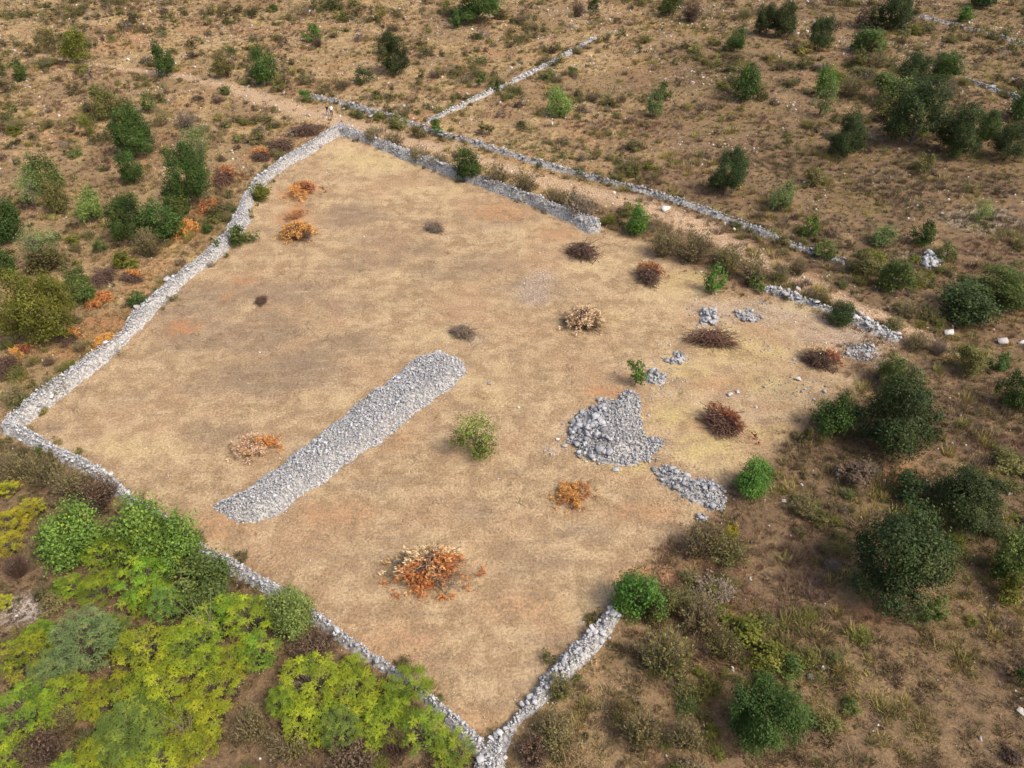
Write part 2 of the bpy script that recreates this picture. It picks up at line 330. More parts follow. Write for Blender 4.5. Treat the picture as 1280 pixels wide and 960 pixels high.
def put_stone(name, p, size, mat, parent=None, flat=.75):
    o = add(name, stone_part(mat, int(rng.integers(0, 10)), int(rng.integers(0, 3))), parent, p)
    o.scale = tuple(size * .5 * rng.uniform(.7, 1.25, 3) * np.array([1.1, 1.1, flat])); o.rotation_euler = (rng.uniform(-.4, .4), rng.uniform(-.4, .4), rng.uniform(0, 6.28)); return o
def heap(name, hfun, box, mat, label, cat, ssize, dens, nbig, bigsize, group=None, spill=.25, bigfilter=None):
    """a mound of rubble: hfun(x, y) is its height above the soil (<= 0 outside)"""
    x0, y0, x1, y1 = box; cx, cy = (x0 + x1) / 2, (y0 + y1) / 2
    root = empty(name, (0, 0, 0), label, cat, group); root['kind'] = 'thing'
    st = .3; xs = np.arange(x0, x1 + st, st); ys = np.arange(y0, y1 + st, st); A, B = np.meshgrid(xs, ys); h = hfun(A, B)
    g = gz(A, B); zz = np.where(h > 0, g + h * .9 - .08, g - .15)
    I = np.arange(A.size).reshape(A.shape); q = np.stack([I[:-1, :-1], I[:-1, 1:], I[1:, 1:], I[1:, :-1]], -1).reshape(-1, 4)
    hm = (h > 0).ravel(); q = q[hm[q].any(1)]
    used, inv = np.unique(q, return_inverse=True)
    V = np.stack([A.ravel(), B.ravel(), zz.ravel()], 1)[used]
    cells = np.stack([A, B], -1)[h > 0]; c = cells.mean(0); base = np.array([c[0], c[1], gz1(c[0], c[1])]); root.location = base
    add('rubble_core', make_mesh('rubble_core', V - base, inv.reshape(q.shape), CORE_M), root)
    area = (h > 0).sum() * st * st; n = int(area * dens * 1.5)
    def sample(n, pad):
        k = cells[rng.integers(0, len(cells), n)] + rng.uniform(-st, st, (n, 2)) * pad; return k[:, 0], k[:, 1]
    px, py = sample(n, .8); hh = hfun(px, py); ok = (hh > 0) | (rng.random(n) < spill * .5)
    px, py, hh = px[ok], py[ok], np.maximum(hh[ok], 0)
    sz = np.clip(rng.lognormal(math.log(ssize), .38, len(px)), ssize * .4, ssize * 2.1)
    pz = gz(px, py) + hh * rng.uniform(.85, 1.08, len(px)) + sz * .08
    tag(add('small_stones', stones_mesh('small_stones', np.stack([px, py, pz], 1) - base, sz, mat), root), kind='stuff')
    # stones rolled off the foot
    ns = int(area * dens * .16); k = cells[rng.integers(0, len(cells), ns)] + rng.normal(0, .7, (ns, 2)); hk = hfun(k[:, 0], k[:, 1]); k = k[hk <= 0]
    if len(k): tag(add('fallen_stones', stones_mesh('fallen_stones', np.stack([k[:, 0], k[:, 1], gz(k[:, 0], k[:, 1]) + .04], 1) - base, rng.uniform(.1, ssize * 1.1, len(k)), mat), root), kind='stuff')
    m = 0; tries = 0
    while m < nbig and tries < nbig * 12:
        tries += 1; x, y = sample(1, .5); hx = float(hfun(x, y)[0])
        if hx <= 0.05 or (bigfilter and not bigfilter(x[0], y[0])): continue
        s = rng.uniform(*bigsize); put_stone('stone', np.array([x[0], y[0], gz1(x[0], y[0]) + hx + s * .1]) - base, s, mat, root); m += 1
    return root
def wall_fun(key):
    pts, wd, hm, _ = WALLS[key]; sd = sum(map(ord, key)); brk = {'left': .5, 'near': .6, 'corner': .8, 'far': .3, 'track': .55, 'diagonal': .5}.get(key, 1.3)
    def f(x, y):
        d, ww = seg_dist(x, y, pts, wd); half = ww / 2 * (.45 + 1.0 * fbm(np.asarray(x) / 2.2, np.asarray(y) / 2.2, sd) + brk * (noise(np.asarray(x) / 3.6, np.asarray(y) / 3.6, sd + 9) - .62))
        half = np.maximum(half, .02)
        top = hm * (.72 + .5 * noise(np.asarray(x) / 2.6, np.asarray(y) / 2.6, sd + 5))
        e = (half - d) / (half + 1e-6)
        return np.where(e > 0, top * np.clip(e * 2.0, 0.05, 1) ** .7, -1)
    p = np.array(pts); return f, (p[:, 0].min() - 2, p[:, 1].min() - 2, p[:, 0].max() + 2, p[:, 1].max() + 2)
WLAB = {
 'left': ('long broad pale dry stone wall curving past orange dead brush outside the cleared field', STONE_P, .15, 48, 60, (.28, .52)),
 'near': ('low pale dry stone wall half hidden by the yellow-green thicket', STONE_P, .16, 42, 40, (.28, .5)),
 'corner': ('short tumbled stone wall running from the field corner to a bright green bush', STONE_L, .17, 42, 50, (.3, .6)),
 'far': ('thick grey dry stone wall between the cleared field and the earth track', STONE_L, .17, 36, 40, (.3, .55)),
 'track': ('long thin dry stone wall on the far side of the earth track', STONE_D, .23, 17, 40, (.35, .65)),
 'diagonal': ('straight low stone wall climbing away from the track wall into dry scrub', STONE_L, .25, 16, 30, (.4, .7)),
 'broken': ('broken low stone wall past a small round dark green bush', STONE_L, .24, 18, 24, (.4, .75)),
 'ridge': ('faint crumbling stone wall near a lone bright green bush on the far ridge', STONE_D, .27, 14, 8, (.45, .8)),
 'slope': ('short remnant of stone wall beyond the cluster of dark oaks', STONE_D, .27, 14, 8, (.45, .8)),
}
for k, (lab, mt, ss, dens, nb, bs) in WLAB.items():
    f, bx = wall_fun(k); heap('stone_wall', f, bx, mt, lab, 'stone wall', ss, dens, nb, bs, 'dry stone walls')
def poly_heap(name, px, z, mat, label, hmax, rise, ss, dens, nb, bs, spill=.25, bf=None, rough=.8):
    poly = P(px, z); sd = len(px) * 13
    def f(x, y):
        d = poly_sd(x, y, poly) + rough * (fbm(np.asarray(x) / 1.3, np.asarray(y) / 1.3, sd) - .5)
        return np.where(d > 0, np.minimum(hmax, .06 + d * rise) * (.75 + .5 * fbm(np.asarray(x) / 1.6, np.asarray(y) / 1.6, sd + 2)), -1)
    return heap(name, f, (poly[:, 0].min() - 2, poly[:, 1].min() - 2, poly[:, 0].max() + 2, poly[:, 1].max() + 2), mat, label, 'stone heap', ss, dens, nb, bs, 'heaps of cleared field stones', spill, bf)
poly_heap('stone_heap', [(268,631),(285,645),(318,650),(345,641),(400,603),(460,560),(520,515),(560,487),(584,462),(574,446),(545,437),(520,443),(495,468),(455,497),(400,540),(345,582),(300,612)], .3, STONE_P,
          'long flat-topped bank of pale stones lying across the middle of the field', .95, .8, .135, 80, 80, (.24, .42), .35, None, .8)
def bigside(x, y):
    a = at(765, 530, .6); return x < a[0] - .3
poly_heap('stone_heap', [(711,532),(722,512),(748,500),(770,498),(776,486),(794,485),(801,505),(806,540),(828,550),(831,568),(802,574),(772,586),(735,572),(712,550)], .4, STONE_D,
          'rugged dark grey heap of boulders and rubble beside a leafy sapling', 1.1, .5, .18, 44, 80, (.36, .85), .4, bigside, 1.5)
poly_heap('stone_heap', [(822,586),(846,581),(864,595),(886,597),(906,610),(906,634),(890,640),(860,622),(830,606)], .2, STONE_D,
          'low grey stone heap at the field edge beside a round bright green bush', .5, .45, .21, 26, 20, (.35, .65), .4, None, 1.3)
poly_heap('stone_heap', [(806,463),(820,459),(832,470),(826,482),(808,480)], .1, STONE_D, 'small loose patch of grey stones right beside the thin leafy sapling', .35, .4, .28, 11, 5, (.4, .6), .5, None, 1.5)
poly_heap('stone_heap', [(828,447),(845,439),(864,446),(854,458),(834,460)], .1, STONE_D, 'small loose patch of grey stones between sapling and brown brush pile', .3, .4, .28, 11, 5, (.4, .6), .5, None, 1.5)
poly_heap('stone_heap', [(874,390),(888,385),(900,392),(897,405),(880,405)], .1, STONE_D, 'small round grey stone heap behind the long dark brush pile', .5, .5, .32, 11, 6, (.5, .8), .5, None, 1.5)
poly_heap('stone_heap', [(918,390),(938,386),(952,396),(944,403),(924,400)], .1, STONE_D, 'thin scatter heap of grey stones near the broken wall', .25, .3, .3, 8, 4, (.4, .7), .25, None, .5)
poly_heap('stone_heap', [(868,648),(880,640),(886,648),(878,656)], .1, STONE_D, 'tiny grey stone heap at the end of the low field-edge heap', .35, .4, .26, 12, 3, (.4, .6), .25, None, .3)
poly_heap('stone_heap', [(122,585),(140,588),(146,602),(132,606),(118,598)], .2, STONE_W, 'spill of whitish stones fallen inward from the near wall', .45, .5, .28, 13, 6, (.4, .7), .3, None, .4)
poly_heap('stone_heap', [(1058,430),(1085,428),(1100,440),(1080,452),(1062,444)], .1, STONE_D, 'flat spread of grey stones behind a tall dark oak', .18, .2, .26, 8, 3, (.35, .55), .35, None, .9)
poly_heap('stone_heap', [(1150,318),(1165,308),(1180,322),(1172,335),(1152,330)], .2, STONE_L, 'pale rocky outcrop among green bushes past the broken wall', .5, .5, .4, 9, 6, (.6, 1.0), .25, None, .6)

# single boulders lying about
BOULDERS = [(209,346,1.3,'whitish boulder lying outside the long wall beside brown brush'),(170,381,1.1,'smaller white boulder against the outside of the long wall'),
 (998,361,1.2,'white boulder standing on the broken low wall'),(1074,392,1.6,'smooth pale boulder beside the small round dark bush'),(462,146,1.5,'pale boulder at the foot of the track wall'),
 (913,492,.8,'pale grey boulder near the reddish brown brush pile'),(922,490,.5,'small stone beside the pale grey field boulder'),(998,474,.75,'grey boulder next to the tan and brown brush pile'),(1013,847,.9,'white stone beside the deep green bush in open heath'),
 (1029,836,.55,'flat white stone a few steps from the deep green bush'),(1188,412,1.3,'whitish boulder below the wide green bush on the stony slope'),(1255,425,1.2,'leftmost block of the white boulder row beyond the wide green bush'),(1278,424,1.3,'pale block ending the white boulder row beyond the wide green bush'),
 (1105,418,.9,'grey block at the tumbled end of the broken wall'),(770,587,.8,'grey block at the foot of the rugged boulder heap'),(749,580,.5,'small whitish stone near the foot of the rugged heap'),(706,557,.7,'pale stone a step away from the rugged heap'),(697,549,.5,'small pale stone between heap and young bush'),
 (832,262,1.5,'pale slab of rock beside the earth track'),(648,509,.45,'small pale stone in open straw grass near the young bush'),(612,479,.5,'lone grey stone beside the end of the pale bank'),(1046,593,.6,'white stone in the heath near the mid green bush'),
 (980,626,.55,'flat white stone in the heath behind the bright round bush'),(1002,606,.5,'small white stone in brown heath below the olive scrub'),(1262,617,.6,'white stone beside the glossy dark oak'),(406,145,.7,'brown rock on the track beside two walkers'),(430,137,1.1,'pale rock below the end of the track wall'),
 (1277,889,.6,'white stone at the edge of the open heath'),(860,596,.6,'whitish stone on the rim of the low field-edge heap'),(765,770,.8,'big white stone capping the end of the tumbled wall')]
for px, py, s, lab in BOULDERS:
    s *= .78
    x, y = at(px, py, s * .25); o = put_stone('boulder', (x, y, gz1(x, y) + s * .17), s, STONE_D if 'grey' in lab else (TINT and STONE_W))
    tag(o, lab, 'boulder', 'loose boulders on the land')

# small pale stones scattered over the soil (uncountable)
def visible(x, y):
    zc = y * math.cos(PITCH) + H_CAM * math.sin(PITCH); yc = y * math.sin(PITCH) - H_CAM * math.cos(PITCH)
    return (zc > 1) & (np.abs(x / zc) * F_PX < 700) & (np.abs(yc / zc) * F_PX < 530)
def land_points(n, fn):
    """n random places on the land in (a little more than) view; fn gives the chance to keep each"""
    x = rng.uniform(-128, 128, n); y = rng.uniform(10, 205, n); k = visible(x, y); x, y = x[k], y[k]
    k = rng.random(len(x)) < fn(x, y); return x[k], y[k]
WALL_FUNS = [wall_fun(k)[0] for k in WALLS]
def clear_of_walls(x, y):
    m = np.ones(len(x), bool)
    for k, (pts, wd, hm, sz) in WALLS.items():
        d, ww = seg_dist(x, y, pts, wd); m &= d > ww * .55
    return m
def stone_density(x, y):
    f = field_mask(x, y); cl = sstep(.5, .7, fbm(x / 6, y / 6, 40)); pd, pw = seg_dist(x, y, TRACK, TRACK_W)
    return np.clip((1 - f) * (.10 + .75 * cl * (.5 + .5 * sstep(-10, 40, x)) * (.4 + .6 * sstep(50, 75, y))) + .02 * f + .35 * ell_mask(x, y, GREYS) + .3 * (pd < pw * 1.3) + .12 * f * sstep(8, 20, x) * sstep(55, 75, y), 0, 1)
sx, sy = land_points(80000, stone_density); ss = np.clip(rng.lognormal(math.log(.16), .5, len(sx)), .06, .6) * (1 + .5 * sstep(70, 130, sy))
tag(add('scattered_stones', stones_mesh('scattered_stones', np.stack([sx, sy, gz(sx, sy) + ss * .1], 1), ss, STONE_W)), 'small whitish stones strewn over the dry soil', 'stones', kind='stuff')

RUBBLE = P([(800,440),(870,375),(960,365),(1110,420),(1090,470),(1000,500),(900,480),(830,500),(800,560),(690,560),(690,540),(760,490)])
def rubble_density(x, y): return np.where(poly_sd(x, y, RUBBLE) > -1, .03 + .97 * sstep(.54, .68, fbm(x / 2.6, y / 2.6, 141)), 0)
qx, qy = land_points(300000, rubble_density); qs = np.clip(rng.lognormal(math.log(.17), .45, len(qx)), .07, .6)
tag(add('field_rubble', stones_mesh('field_rubble', np.stack([qx, qy, gz(qx, qy) + qs * .1], 1), qs, STONE_D)), 'grey stones thinly strewn over the stony end of the field', 'stones', kind='stuff')

# ------------------------------------------------------------------ foliage prototypes (unit: crown radius 1, top at z = 2)
def tubes(paths, rad0, rad1, sides=5):
    vs, fs, off = [], [], 0
    for p, r0, r1 in zip(paths, rad0, rad1):
        p = np.asarray(p, float); n = len(p)
        for i in range(n):
            d = p[min(i + 1, n - 1)] - p[max(i - 1, 0)]; d /= np.linalg.norm(d) + 1e-9
            u = np.cross(d, (0.3, .9, .2)); u /= np.linalg.norm(u) + 1e-9; v = np.cross(d, u); r = r0 + (r1 - r0) * i / (n - 1)
            for s in range(sides): a = 6.2832 * s / sides; vs.append(p[i] + r * (math.cos(a) * u + math.sin(a) * v))
        for i in range(n - 1):
            for s in range(sides):
                a = off + i * sides + s; b = off + i * sides + (s + 1) % sides; fs.append((a, b, b + sides, a + sides))
        off += n * sides
    return np.array(vs), np.array(fs)
def leaf_quads(c, nrm, size, asp=.62, up=None):
    """diamond leaves at c with normals nrm"""
    n = len(c); nrm = nrm / (np.linalg.norm(nrm, axis=1)[:, None] + 1e-9); t = rng.normal(size=(n, 3)) if up is None else up + .35 * rng.normal(size=(n, 3))
    u = t - (t * nrm).sum(1)[:, None] * nrm; u /= np.linalg.norm(u, axis=1)[:, None] + 1e-9; v = np.cross(nrm, u); s = size[:, None] * .5
    V = np.stack([c - u * s, c + v * s * asp - u * s * .1 + nrm * s * .12, c + u * s, c - v * s * asp - u * s * .1 + nrm * s * .12], 1).reshape(-1, 3)
    return V, np.arange(4 * n).reshape(n, 4)
def crown_proto(seed, nleaf, lsize, nlobe=16, tall=1.0, open_=.0, clumps=260, stems=5, trunk_r=.06, lift=.0, spread=.5):
    global rng; keep = rng; rng = np.random.default_rng(seed)
    th = rng.uniform(0, 6.283, nlobe); cz = rng.uniform(-.75, .95, nlobe); rr = np.sqrt(1 - np.clip(cz, -1, 1) ** 2)
    dist = rng.uniform(.42, .86, nlobe); L = np.stack([np.cos(th) * rr, np.sin(th) * rr, cz], 1) * dist[:, None]; R = rng.uniform(.2, .42, nlobe)
    L = np.vstack([L, [[0, 0, 0]]]); R = np.append(R, .58)
    # clump centres on the lobes' skins
    k = rng.integers(0, len(L), clumps * 4); d = rng.normal(size=(clumps * 4, 3)); d[:, 2] += .25; d /= np.linalg.norm(d, axis=1)[:, None]
    c = L[k] + d * R[k][:, None] * rng.uniform(.8, 1.12, (clumps * 4, 1))
    dd = np.linalg.norm(c[:, None] - L[None], axis=2) / R[None]; ok = (dd > .72).all(1) | (rng.random(len(c)) < .12); ok &= rng.random(len(c)) > open_
    c = c[ok][:clumps]; d = d[ok][:clumps]; ctone = np.clip(rng.normal(.5, .12, len(c)) + rng.normal(0, .2, len(L))[k[ok][:clumps]], 0, 1); cac = (rng.random(len(c)) < .13).astype(float) * rng.random(len(c))
    per = nleaf // len(c); kk = np.repeat(np.arange(len(c)), per); n = len(kk)
    cr = rng.uniform(.08, .17, len(c)) * (1 + .5 * (lsize > .08))
    pos = c[kk] + rng.normal(size=(n, 3)) * cr[kk][:, None] * np.array([.75, .75, .6])
    nr = d[kk] * 1.0 + rng.normal(size=(n, 3)) * .55; nr[:, 2] += .3
    pos[:, 2] = np.where(pos[:, 2] < 0, pos[:, 2] * .6, pos[:, 2]) * tall
    lo, hi = pos[:, 2].min(), np.percentile(pos[:, 2], 99.5); hr = np.percentile(np.hypot(pos[:, 0], pos[:, 1]), 98)
    pos[:, :2] /= hr; pos[:, 2] = (pos[:, 2] - lo) / (hi - lo) * (2 - lift) + lift + .03
    V, Fq = leaf_quads(pos, nr, lsize * rng.uniform(.6, 1.25, n))
    lv = np.clip(ctone[kk] + rng.normal(0, .2, n), 0, 1)
    crown = make_mesh('crown', V, Fq, TINT['mid'], {'lv': np.repeat(lv, 4), 'ac': np.repeat(cac[kk], 4)})
    paths, r0, r1 = [], [], []
    paths.append([(0, 0, -.12), (.02, .01, .35 + lift * .4), (0, .02, .9)]); r0.append(trunk_r); r1.append(trunk_r * .45)
    for i in range(stems + 3):
        j = rng.integers(0, len(L)); e = L[j] / hr; ez = (L[j][2] * (.6 if L[j][2] < 0 else 1) * tall - lo) / (hi - lo) * (2 - lift) + lift
        b0 = rng.uniform(.05, .45) + lift * .3; m = np.array([e[0] * .45, e[1] * .45, b0 + (ez - b0) * .55 + .05])
        paths.append([(0, 0, b0), m, (e[0], e[1], ez)]); r0.append(trunk_r * .55); r1.append(trunk_r * .18)
    tv, tf = tubes(paths, r0, r1, 6); trunk = make_mesh('trunk', tv, tf, BARK, None, True)
    rng = keep; return crown, trunk
def pinnate_proto(seed, nros=42, leaf=.30, sep=.26):
    """small tree whose branch tips end in rosettes of feather-shaped leaves"""
    global rng; keep = rng; rng = np.random.default_rng(seed)
    tips = []; tries = 0
    while len(tips) < nros:
        a = rng.uniform(0, 6.283); r = math.sqrt(rng.random()); p = np.array([math.cos(a) * r * .88, math.sin(a) * r * .88, .45 + 1.3 * math.sqrt(max(0, 1 - r * r * .92)) * rng.uniform(.3, 1.05)])
        tries += 1
        if tries > 4000 or all(np.linalg.norm((p - q) * (1, 1, .7)) > sep for q in tips) or rng.random() < .05: tips.append(p)
    C, Nn, U, S, LV, AC = [], [], [], [], [], []; paths, r0, r1 = [], [], []
    for p in tips:
        tone = np.clip(rng.normal(.5, .27), 0, 1); ac = rng.random() if rng.random() < .25 else 0
        m = np.array([p[0] * .5, p[1] * .5, .25 + p[2] * .45]); paths.append([(p[0] * .06, p[1] * .06, -.1), m, p - np.array([0, 0, leaf * .25])]); r0.append(.022); r1.append(.007)
        nl = rng.integers(8, 12)
        for i in range(nl):
            a = 6.283 * i / nl + rng.uniform(-.3, .3); el = rng.uniform(0, .95); ln = leaf * rng.uniform(.7, 1.15)
            d = np.array([math.cos(a) * math.cos(el), math.sin(a) * math.cos(el), math.sin(el)]); side = np.cross(d, (0, 0, 1)); side /= np.linalg.norm(side); npair = 6
            for j in range(1, npair + 1):
                t = j / npair; q = p + d * ln * t + np.array([0, 0, -ln * .45 * t * t]); ll = leaf * .22 * (1 - .5 * abs(t - .45))
                for s in (-1, 1):
                    u = side * s * .85 + d * .5; C.append(q + u * ll * .5); U.append(u); Nn.append(np.array([0, 0, 1]) + d * .35 * t + rng.normal(size=3) * .25); S.append(ll); LV.append(np.clip(tone + rng.normal(0, .12), 0, 1)); AC.append(ac)
            C.append(p + d * ln * 1.08 + np.array([0, 0, -ln * .5])); U.append(d); Nn.append(np.array([0, 0, 1]) + d * .4); S.append(leaf * .22); LV.append(tone); AC.append(ac)
    V, Fq = leaf_quads(np.array(C), np.array(Nn), np.array(S), .5, np.array(U) * 3)
    crown = make_mesh('crown', V, Fq, TINT['chart'], {'lv': np.repeat(LV, 4), 'ac': np.repeat(AC, 4)})
    tv, tf = tubes(paths, r0, r1, 4); trunk = make_mesh('trunk', tv, tf, BARK, None, True)
    rng = keep; return crown, trunk
def twig_proto(seed, n=150, leaves=0, h=1.0, lsize=.09, long_=1.0):
    """broom-like dry scrub: upright thin twigs with few leaves"""
    global rng; keep = rng; rng = np.random.default_rng(seed); paths = []
    for _ in range(n):
        a = rng.uniform(0, 6.283); b = rng.uniform(0, .35); e = rng.uniform(.25, 1) ; z = (2 - 1.1 * e * e) * rng.uniform(.6, 1.05) * h
        p0 = np.array([math.cos(a) * b, math.sin(a) * b, -.05]); p2 = np.array([math.cos(a) * e, math.sin(a) * e, z]) + rng.normal(size=3) * .1
        paths.append([p0, (p0 + p2) / 2 + np.array([0, 0, .15]) + rng.normal(size=3) * .06, p2])
    tv, tf = tubes(paths, [.014] * n, [.006] * n, 3); trunk = make_mesh('twigs', tv, tf, TWIG_G)
    k = rng.integers(0, n, leaves); t = rng.uniform(.35, 1.08, leaves)[:, None]; P0 = np.array([p[0] for p in paths])[k]; P2 = np.array([p[2] for p in paths])[k]
    c = P0 + (P2 - P0) * t + rng.normal(size=(leaves, 3)) * .09; V, Fq = leaf_quads(c, rng.normal(size=(leaves, 3)) + (0, 0, .5), lsize * rng.uniform(.6, 1.3, leaves), .45, (P2 - P0) * 2)
    tone = np.clip(rng.normal(.5, .25, n), 0, 1)[k]
    crown = make_mesh('crown', V, Fq, TINT['scrub'], {'lv': np.repeat(np.clip(tone + rng.normal(0, .15, leaves), 0, 1), 4), 'ac': np.repeat((c[:, 2] > 1.2) * rng.random(leaves), 4)})
    rng = keep; return crown, trunk
PROTO = {
 'oak': [crown_proto(1, 20000, .056, 18, 1.0, .1, 400), crown_proto(2, 20000, .056, 22, 1.05, .1, 420), crown_proto(3, 19000, .057, 15, .95, .15, 360), crown_proto(4, 20000, .056, 26, 1.1, .1, 440)],
 'bush': [crown_proto(5, 5200, .10, 14, 1.0, 0, 220), crown_proto(6, 5000, .10, 17, 1.1, .05, 200), crown_proto(7, 4600, .105, 12, .9, .1, 170), crown_proto(8, 5000, .10, 18, 1.0, .1, 190)],
 'small': [crown_proto(9, 1500, .17, 9, 1.0, 0, 90), crown_proto(10, 1400, .15, 8, 1.1, .1, 80), crown_proto(12, 1300, .16, 10, .9, .15, 70)],
 'sparse': [crown_proto(13, 2200, .085, 15, 1.1, .3, 130, 14, .035), crown_proto(14, 2000, .09, 13, 1.0, .35, 110, 14, .035)],
 'round': [crown_proto(15, 9000, .085, 34, 1.0, 0, 420), crown_proto(16, 9000, .085, 38, 1.05, 0, 420)],
 'sapling': [crown_proto(17, 700, .2, 7, 1.5, .2, 34, 5, .05, .35), crown_proto(18, 620, .2, 6, 1.6, .2, 30, 5, .05, .35)],
 'pin': [pinnate_proto(20, 48, .22, .18), pinnate_proto(21, 42, .23, .2), pinnate_proto(22, 52, .21, .17), pinnate_proto(23, 40, .24, .2)],
 'feather': [pinnate_proto(24, 150, .17, .09), pinnate_proto(25, 160, .16, .09)],
 'broom': [twig_proto(30, 120, 1700, 1, .12), twig_proto(31, 130, 1900, 1, .12), twig_proto(32, 110, 1400, 1, .13)],
 'dead': [twig_proto(33, 240, 220), twig_proto(34, 260, 180)],
}
# stem meshes of the dry kinds keep their own names
def fit(x0, y0, x1, y1, k=.95, cmin=.62, cmax=1.55):
    xc, yc = (x0 + x1) / 2, (y0 + y1) / 2; zc = 1.0
    for _ in range(4):
        r = ray(xc, yc); t = (zc - H_CAM) / r[2]; s = F_PX / t; th = math.atan2(-r[2], r[1]); a = (x1 - x0) / 2 / s; hh = (y1 - y0) / 2 / s
        c2 = (hh * hh - (a * math.sin(th)) ** 2) / math.cos(th) ** 2; c = math.sqrt(min(max(c2, (cmin * a) ** 2), (cmax * a) ** 2)); zc = c * k
    return r[0] * t, r[1] * t, a, c
COUNT = {}
def plant(name, kind, tint, x, y, a, c, label, cat, group, twigmat=None):
    ps = PROTO[kind]; i = COUNT.get(kind, 0); COUNT[kind] = i + 1; cr, tr = ps[i % len(ps)]
    root = empty(name, (x, y, gz1(x, y) - .03), label, cat, group); root.scale = (a, a, c); root.rotation_euler = (0, 0, (i * 2.399) % 6.283)
    o = add('crown', cr, root); o.material_slots[0].link = 'OBJECT'; o.material_slots[0].material = TINT[tint]
    t = add('twigs' if kind in ('broom', 'dead') else 'trunk', tr, root)
    if twigmat: t.material_slots[0].link = 'OBJECT'; t.material_slots[0].material = twigmat
    return root

